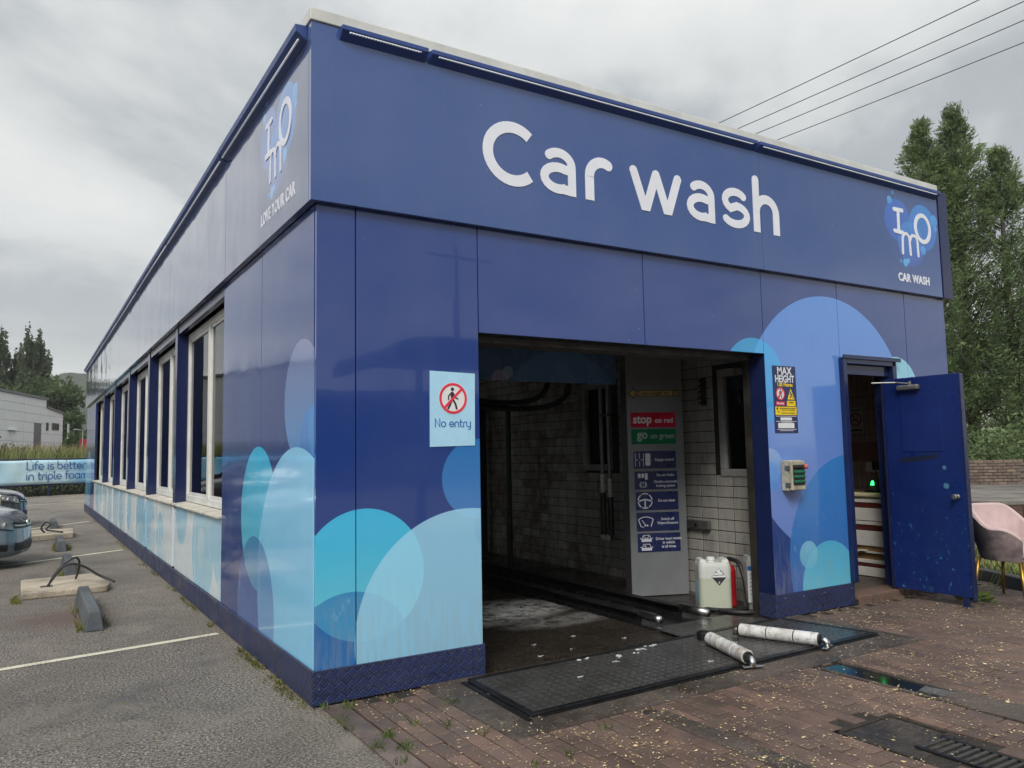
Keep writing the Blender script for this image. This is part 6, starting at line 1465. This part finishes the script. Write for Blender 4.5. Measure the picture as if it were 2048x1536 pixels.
def poplar(label, base, H_, r, seed):
    rr = random.Random(seed); sh = []
    for k in range(46):
        u = (k + .5) / 46; z = H_ * (.10 + .86 * u); prof = max(.25, math.sin(min(1, u * 1.5 + .25) * PI / 2) * (1 - u ** 3) ** .6); rad = r * prof; ph = rr.uniform(0, 2 * PI); o_ = rad * rr.uniform(.35, .95)
        sh.append((o_ * math.cos(ph), o_ * math.sin(ph), z, rad * rr.uniform(.32, .5), rad * rr.uniform(.32, .5), rr.uniform(.9, 1.9)))
    return leafy('poplar_tree', label, base, sh, 9000, .46, M['poplar'], seed, H_ * .9, .4, 'poplars beyond the warehouse')
def at(px, py, D):   # world point along the photograph's ray, used once to place far trees
    d = CD * 1566 + CR * (px - 1024) - CU * (py - 768); return CP + d * (D / d.dot(CD))
for lab, px, top, D, r, sd in (('tall poplar at the left border above the warehouse', 2, 650, 112, 2.1, 31), ('shorter poplar between the two tall ones', 33, 700, 114, 1.6, 32), ('twin topped tall poplar, its left spire', 56, 655, 110, 1.8, 33), ('tallest right hand poplar spire sloping down to the broad tree', 78, 655, 112, 1.9, 34)):
    p = at(px, top, D); poplar(lab, (p.x, p.y, 0), p.z, r, sd)
for lab, px, top, D, r, sd in (('bushy lower poplar growth right of the spires', 90, 722, 111, 2.2, 35),):
    p = at(px, top, D); poplar(lab, (p.x, p.y, 0), p.z, r, sd)
p = at(122, 770, 98); rr = random.Random(8); sh = []
for k in range(26): a = rr.uniform(0, 2 * PI); u = rr.random(); rad = 3.3 * math.sqrt(1 - (u * 1.7 - .75) ** 2 if abs(u * 1.7 - .75) < 1 else 0) + .3; sh.append((rad * .75 * math.cos(a), rad * .75 * math.sin(a), 3.0 + u * (p.z - 4.2), rr.uniform(1.0, 1.7), rr.uniform(1.0, 1.7), rr.uniform(.9, 1.4)))
leafy('broadleaf_tree', 'broad dark round tree behind the end of the warehouse', (p.x, p.y, 0), sh, 9000, .5, M['broadleaf'], 41, p.z * .7, .35, 'trees beyond the warehouse')
p = at(60, 765, 104); sh = [(rr.uniform(-7, 4), rr.uniform(-2, 2), rr.uniform(5, p.z - 1), 2.2, 2.2, 2.2) for k in range(26)]
leafy('broadleaf_tree', 'low dark tree mass at the feet of the poplars', (p.x, p.y, 0), sh, 9000, .6, M['broadleaf'], 42, p.z * .6, .4, 'trees beyond the warehouse')
p = at(150, 868, 80); sh = [(rr.uniform(-2.2, 2.6), rr.uniform(-1, 1), rr.uniform(1.6, 3.6), 1.1, 1.0, .9) for k in range(12)]
leafy('shrub', 'green bush by the small lamp post left of the far building corner', (p.x, p.y, 0), sh, 3500, .4, M['broadleaf'], 43, 2.4, .12, None)
p = at(136, 880, 82); TP = thing('telegraph_pole', 'grey wooden pole rising right of the warehouse end', 'pole', (p.x, p.y, 0)); MB().tube([(p.x, p.y, 0), (p.x, p.y, 5.4)], [.14, .11], 8).build('pole', M['clad_joint'], TP)
p = at(165, 890, 70); LP = thing('lamp_post', 'small pale lamp post beside the red container', 'lamp post', (p.x, p.y, 0)); MB().tube([(p.x, p.y, 0), (p.x, p.y, 4.2), (p.x - .4, p.y, 4.3)], .04, 8).build('post', M['clad_joint'], LP); MB().box(p.x - .75, p.y - .06, 4.26, p.x - .38, p.y + .06, 4.34).build('head', M['clad_joint'], LP)
p = at(182, 880, 76); RT = thing('red_container', 'red metal container glimpsed at the building far corner', 'container', (p.x, p.y, 0)); MB().box(p.x - .9, p.y, .2, p.x + 5, p.y + 2.4, 3.6).build('box', simple('red_box', '#a83228', .5), RT)
for i in range(14): MB().box(p.x - .85 + i * .42, p.y - .06, .3, p.x - .65 + i * .42, p.y - .001, 3.5).build('rib', M['sign_red'], RT)

# wooded hill
def hill():
    rng = np.random.default_rng(77); nu, nv = 360, 46; v = []; th0, th1 = R(40), R(235)
    ph = rng.uniform(0, 6, 12)
    for j in range(nv):
        t = j / (nv - 1); rad = 420 + 420 * t
        for i in range(nu):
            a = th0 + (th1 - th0) * i / (nu - 1); ridge = 62 + 9 * math.sin(a * 5 + 1.1) + 6 * math.sin(a * 11 + ph[0]) + 2.2 * math.sin(a * 31 + ph[1]); z = ridge * (math.sin(min(1, t * 1.35) * PI / 2) ** 1.4)
            z += (rng.uniform(-1, 1) * 2.6 + 1.6 * math.sin(a * 160 + j * 1.9) * math.sin(j * 1.3 + a * 90)) * min(1, t * 4)
            v.append((math.cos(a) * rad + 5, math.sin(a) * rad, z - 1.5))
    m_ = MB(); m_.add(v, [(j * nu + i, j * nu + i + 1, (j + 1) * nu + i + 1, (j + 1) * nu + i) for j in range(nv - 1) for i in range(nu - 1)])
    k = Mat('hill_wood', .9); c = k.ramp(k.noise(.06, 6, .75), [(.35, (.022, .036, .016, 1)), (.65, (.055, .075, .030, 1))]); c = k.mix(k.maprange(k.noise(.25, 4, .7), .45, .7, 0, .6), c, (.018, .028, .014, 1)); k.color(c); k.bump(k.noise(.22, 5, .8), 1.0, 3.0)
    o = struct('hill', m_, k.m, smooth=True)
hill()

# thin haze: the far wood and poplars fade a little
hb = MB(); hb.box(-900, -900, -1.0, 900, 900, 92.0)
hm = bpy.data.materials.new('haze'); hm.use_nodes = True; hm.node_tree.nodes.clear()
ho = hm.node_tree.nodes.new('ShaderNodeOutputMaterial'); hv = hm.node_tree.nodes.new('ShaderNodeVolumePrincipled')
hv.inputs['Density'].default_value = .00038; hv.inputs['Color'].default_value = (.93, .95, .98, 1)
hm.node_tree.links.new(hv.outputs[0], ho.inputs['Volume'])
tag(hb.build('haze', hm), kind='stuff')

# things behind and beside the camera that only the glossy panels show
OB = thing('flat_roofed_building', 'low dark brick building across the road, mirrored in the glossy front panels', 'building', (4, -29, 0))
MB().box(-30, -37, 0, 38, -29, 4.0).build('wall', simple('dark_brick', (.075, .055, .05, 1), .8, var=.3, scale=2), OB); MB().box(-30.4, -37.3, 4.002, 38.4, -28.6, 4.35).build('roof_edge', M['clad_trim'], OB)
for i in range(11):
    wv = MB().box(-27 + i * 6, -28.99, 1.0, -24.4 + i * 6, -28.9, 2.8).build('window', M['clad_trim'], OB); MB().box(-26.9 + i * 6, -28.89, 1.1, -24.5 + i * 6, -28.88, 2.7).build('pane', M['car_glass'], wv)
CY = thing('canopy', 'unseen dark curved canopy added behind the viewer for the front panels to mirror', 'canopy', (6, -7.5, 0))  # added shape, gives the front panels a dark curve to reflect
q = MB(); pts = [(3.35 + .45 * (1 - math.cos(R(a))), 3.12 + .22 * math.sin(R(a))) for a in range(0, 91, 15)]; pts = [(3.35, 2.98)] + pts + [(10.5, 3.34), (10.5, 3.2), (3.9, 3.18), (3.55, 3.05), (3.5, 2.98)]
q.prism([(x, -6.3, z) for x, z in pts], (0, -3.2, 0)); q.build('roof', M['navy_dark'], CY)
for x in (4.4, 9.6): MB().tube([(x, -7.9, 0), (x, -7.9, 3.17)], .07, 10).build('post', M['navy_dark'], CY)
LPS = thing('street_lamp', 'grey street lamp mirrored in the glossy side panel', 'street lamp', (-17.5, 22.5, 0)); MB().tube([(-17.5, 22.5, 0), (-17.5, 22.5, 7.8), (-17.3, 22.2, 7.95)], [.10, .07, .06], 8).build('post', M['clad_joint'], LPS); MB().box(-17.6, 21.0, 7.9, -17.2, 22.2, 8.05).build('head', M['clad_joint'], LPS)

# ------------------------------------------------------------------ small ground things
# drain channel with standing water, concrete strips, sunken pit and grate
M['water'] = simple('water', (.014, .018, .018, 1), .09, var=.05, spec=.35)
DC = thing('drain_channel', 'narrow sunken drain slot full of dark water in the paving', 'drain', (3.2, -1.24, .004))
q = MB(); q.box(3.10, -2.00, .0045, 3.30, -1.19, .0085); q.build('water', M['water'], DC)
q = MB(); q.box(3.06, -2.0, .0045, 3.0995, -1.175, .0175); q.box(3.3005, -2.0, .0045, 3.34, -1.175, .018); q.build('edge', M['border'], DC, bevel=.003)
for i in range(4):
    y0 = -2.004 - i * .5; q = MB(); q.box(3.065, y0 - .494, .0045, 3.335, y0, .0195); q.build('cover_strip', M['border'], DC, bevel=.003)
q = MB(); q.hexa([(3.14, -2.02, .009), (3.265, -2.02, .009), (3.265, -1.83, .009), (3.14, -1.86, .009)], [(3.14, -2.02, .022), (3.265, -2.02, .022), (3.265, -1.83, .015), (3.14, -1.86, .015)]); q.build('broken_cover', M['steel'], DC)
CS = thing('concrete_strip', 'dark concrete channel strip running through the brick paving', 'concrete strip', (1.57, -1.26, .004))
for i in range(4):
    y0 = -1.26 - i * .5; q = MB(); q.box(1.50, y0 - .492, .0045, 1.645, y0, .0212); q.build('strip_block', M['grey_slab'] if False else M['border'], CS, bevel=.003)
PT = thing('sunken_pit', 'square sunken manhole with a wet muddy lid in the paving', 'manhole', (2.38, -2.24, .004))
q = MB(); q.box(2.16, -2.46, .0045, 2.60, -2.02, .006); q.build('lid', aggregate('mud', [(.03, .025, .02, 1), (.07, .055, .042, 1), (.14, .11, .08, 1)], .8, 40), PT)
q = MB(); 
for a in ((2.14, -2.03, 2.6, -2.0), (2.595, -2.33, 2.62, -2.0), (2.14, -2.46, 2.165, -2.0)): q.box(a[0], a[1], .0061, a[2], a[3], .013)
q.build('rim', M['mortar'], PT, bevel=.004)
GT = thing('drain_grate', 'slotted metal drain grate beside the sunken pit', 'drain grate', (2.4, -2.45, .004))
q = MB(); q.box(2.28, -3.3, .0045, 2.52, -2.36, .0052); q.build('channel', M['black'], GT)
q = MB(); q.box(2.275, -3.3, .0053, 2.30, -2.36, .016); q.box(2.50, -3.3, .0053, 2.525, -2.36, .016); q.build('frame', M['dark_steel'], GT)
for i in range(22):
    y0 = -2.375 - i * .042; MB().box(2.302, y0 - .02, .0055, 2.498, y0, .0155).build('bar', M['steel'] if False else M['grate'] if 'grate' in M else M.setdefault('grate', simple('grate', (.09, .085, .078, 1), .5, .5, .3, 20)), GT)
# stuff: fallen seeds, foam flecks, tufts
rng = np.random.default_rng(99)
def seeds(n, xr, yr, size, mat, name, keep):
    x = rng.uniform(*xr, n); y = rng.uniform(*yr, n); ok = np.array([keep(a, b) for a, b in zip(x, y)]); x, y = x[ok], y[ok]; n = len(x)
    c = np.stack([x, y, np.full(n, .0235)], 1); a = rng.uniform(0, 2 * PI, n); ax = np.stack([np.cos(a), np.sin(a), rng.normal(size=n) * .15], 1); l = size * rng.lognormal(0, .4, n)
    sd = np.stack([-np.sin(a), np.cos(a), rng.normal(size=n) * .2], 1); w = l * rng.uniform(.3, .6, n); l = l[:, None]; w = w[:, None]
    v = np.stack([c - ax * l / 2, c + sd * w / 2, c + ax * l / 2, c - sd * w / 2], 1).reshape(-1, 3); o = mesh_np(name, v, 4, mat); o['kind'] = 'stuff'; return o
mseed = Mat('seed_husk', .6); mseed.color(mseed.ramp(mseed.noise(45, 2), [(.3, (.36, .25, .11, 1)), (.5, (.66, .50, .24, 1)), (.7, (.85, .78, .56, 1))]))
def keep(a, b):
    if b > -.03 and a < 7.1: return False
    if .9 < a < 4.2 and b > -.93: return rng.random() < .06
    if a < .7 and rng.random() > .35 + .3 * a: return False
    if 3.1 < a < 3.3 or (2.13 < a < 2.62 and b < -1.98): return rng.random() < .05
    if a > xk(b) - .05: return False
    cl = math.sin(a * 4.1 + 2 * math.sin(b * 2.3)) * math.sin(b * 5.2 + 1.7 * math.sin(a * 1.9)) + .5 * math.sin(a * 11 + b * 7)
    if rng.random() > .55 + .5 * cl: return False
    if .66 < a < 4.4 and b > -1.2: return rng.random() < .4
    return True
seeds(40000, (.18, 7.3), (-3.3, -.03), .0105, mseed.m, 'fallen_seeds', keep)
mdust = Mat('pale_grit', .7); mdust.color(mdust.ramp(mdust.noise(60, 2), [(.3, (.25, .23, .2, 1)), (.7, (.5, .48, .44, 1))]))
def foam_patch(cx, cy, z, s, label, seed):
    rr = random.Random(seed); q = MB()
    for k in range(5):
        a = rr.uniform(0, 2 * PI); ox, oy = rr.uniform(-s, s), rr.uniform(-s, s) * .5; r0 = s * rr.uniform(.14, .36); pts = [(cx + ox + r0 * (1 + .3 * rr.random()) * math.cos(t), cy + oy + r0 * .6 * (1 + .3 * rr.random()) * math.sin(t)) for t in [2 * PI * i / 10 for i in range(10)]]
        q.prism([(x, y, z + .0003 * k) for x, y in pts], (0, 0, .0012 + .0003 * k))
    return q
fq = MB()
for i, (cx, cy, s) in enumerate(((1.88, -.17, .05), (2.12, -.25, .05), (2.36, -.19, .06), (2.52, -.16, .05), (2.30, -.25, .03), (2.47, -.08, .02), (2.25, -.12, .022), (2.7, .0, .02), (2.02, -.35, .025), (1.6, -.5, .02), (3.1, -.45, .025), (2.55, -.72, .03), (3.75, -.55, .03), (2.3, .55, .03), (2.6, .25, .025), (1.9, .5, .02), (2.05, .22, .015), (1.75, .18, .02))):
    p_ = foam_patch(cx, cy, .0379 if cy < -.12 else (.022 if cy < -.03 else .0065), s, '', i); fq.add(p_.v, p_.f)
o = fq.build('foam_flecks', M['foam'], None); o['kind'] = 'stuff'
# weeds and tufts growing in the joints and along the wall foot
M['weed'] = foliage_mat('weed', (.05, .085, .02, 1), (.13, .19, .045, 1)); M['moss'] = foliage_mat('moss', (.10, .11, .02, 1), (.20, .21, .05, 1))
def tuft(cx, cy, n, h, spread, mat=None, name='weed_tuft', label=None, wide=.010):
    P = np.stack([cx + rng.normal(size=n) * spread, cy + rng.normal(size=n) * spread, np.full(n, .012)], 1)
    return P
tp_ = []
for cx, cy, n, s in ((.02, -.06, 16, .02), (.16, -.15, 30, .035), (.045, -.34, 22, .025), (.03, -.52, 14, .02), (.05, -.85, 26, .03), (.16, -.74, 34, .02), (.17, -.95, 30, .025), (.42, -.20, 20, .03), (.70, -.45, 22, .025), (.36, -.66, 16, .022), (.50, -.78, 10, .02), (.60, -1.0, 12, .02), (1.18, -1.3, 14, .02), (.80, -1.5, 12, .02), (.6, -1.5, 12, .02), (.08, -1.1, 20, .03)):
    tp_.append(tuft(cx, cy, n, .05, s))
o = blades('joint_weeds', np.concatenate(tp_), .042, .006, M['weed'], rng, .6); o['kind'] = 'stuff'
P = []
for k in range(900):
    y = abs(rng.gamma(1.2, 4.0)) + rng.normal() * .02; P.append((-.03 - abs(rng.normal()) * .035, y % 21, .002)) if (math.sin(y * 5.1) + math.sin(y * 1.9) > .1) else None
P = np.array([p for p in P if p]); o = blades('wall_foot_weeds', P, .035, .008, M['moss'], rng, .7); o['kind'] = 'stuff'
P = []
for x, y0, y1 in ((-1.06, 3.2, 4.6), (-.87, 3.3, 4.6), (-1.08, 7.0, 8.0), (-1.07, 10.5, 11.6), (-1.57, 5.2, 5.5), (-.86, 10.5, 11.5)):
    for k in range(90): P.append((x + rng.normal() * .02, rng.uniform(y0, y1) if rng.random() < .5 else y0 + abs(rng.normal()) * .25, .002))
o = blades('stop_weeds', np.array(P), .05, .009, M['moss'], rng, .6); o['kind'] = 'stuff'
# clippings scattered on the asphalt
n = 260; c = np.stack([rng.uniform(-1.4, .1, n), rng.uniform(-1.6, 3.5, n), np.full(n, .004)], 1); a = rng.uniform(0, 2 * PI, n); o = mesh_np('grass_clippings', leaves(c, np.stack([np.cos(a), np.sin(a), np.zeros(n)], 1), .03, .006, rng), 4, M['moss']); o['kind'] = 'stuff'
# grass on the verge
n = 15000; u = rng.uniform(-3.5, 9, n); w = rng.random(n) ** 1.6; P = []
for uu, ww in zip(u, w):
    a = kp + dk * uu + nk * .15; P.append((a.x + nk.x * ww * 3.6, a.y + nk.y * ww * 3.6, .085))
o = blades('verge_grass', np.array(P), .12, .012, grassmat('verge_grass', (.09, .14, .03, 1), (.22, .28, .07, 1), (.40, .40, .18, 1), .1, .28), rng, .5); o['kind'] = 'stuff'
# dandelion like plant by the door foot
DW = thing('weed_plant', 'leafy green weed sprouting by the foot of the open blue door', 'weed', (6.17, -.62, .01), world=False)
n = 60; a = rng.uniform(0, 2 * PI, n); r_ = rng.uniform(.02, .16, n); c = np.stack([np.cos(a) * r_, np.sin(a) * r_, .012 + .07 * rng.random(n)], 1); mesh_np('leaf_rosette', leaves(c, np.stack([np.cos(a), np.sin(a), np.full(n, .45)], 1), .12, .035, rng), 4, M['weed'], DW)
q = MB()
for k in range(5): d = rng.normal(size=2) * .05; q.tube([(0, 0, .0), (d[0] + .08, d[1] - .05, .12), (d[0] * 1.5 + .16, d[1] - .12, .26 + .04 * k)], [.004, .003, .002], 5)
q.build('stalk', M['weed'], DW)
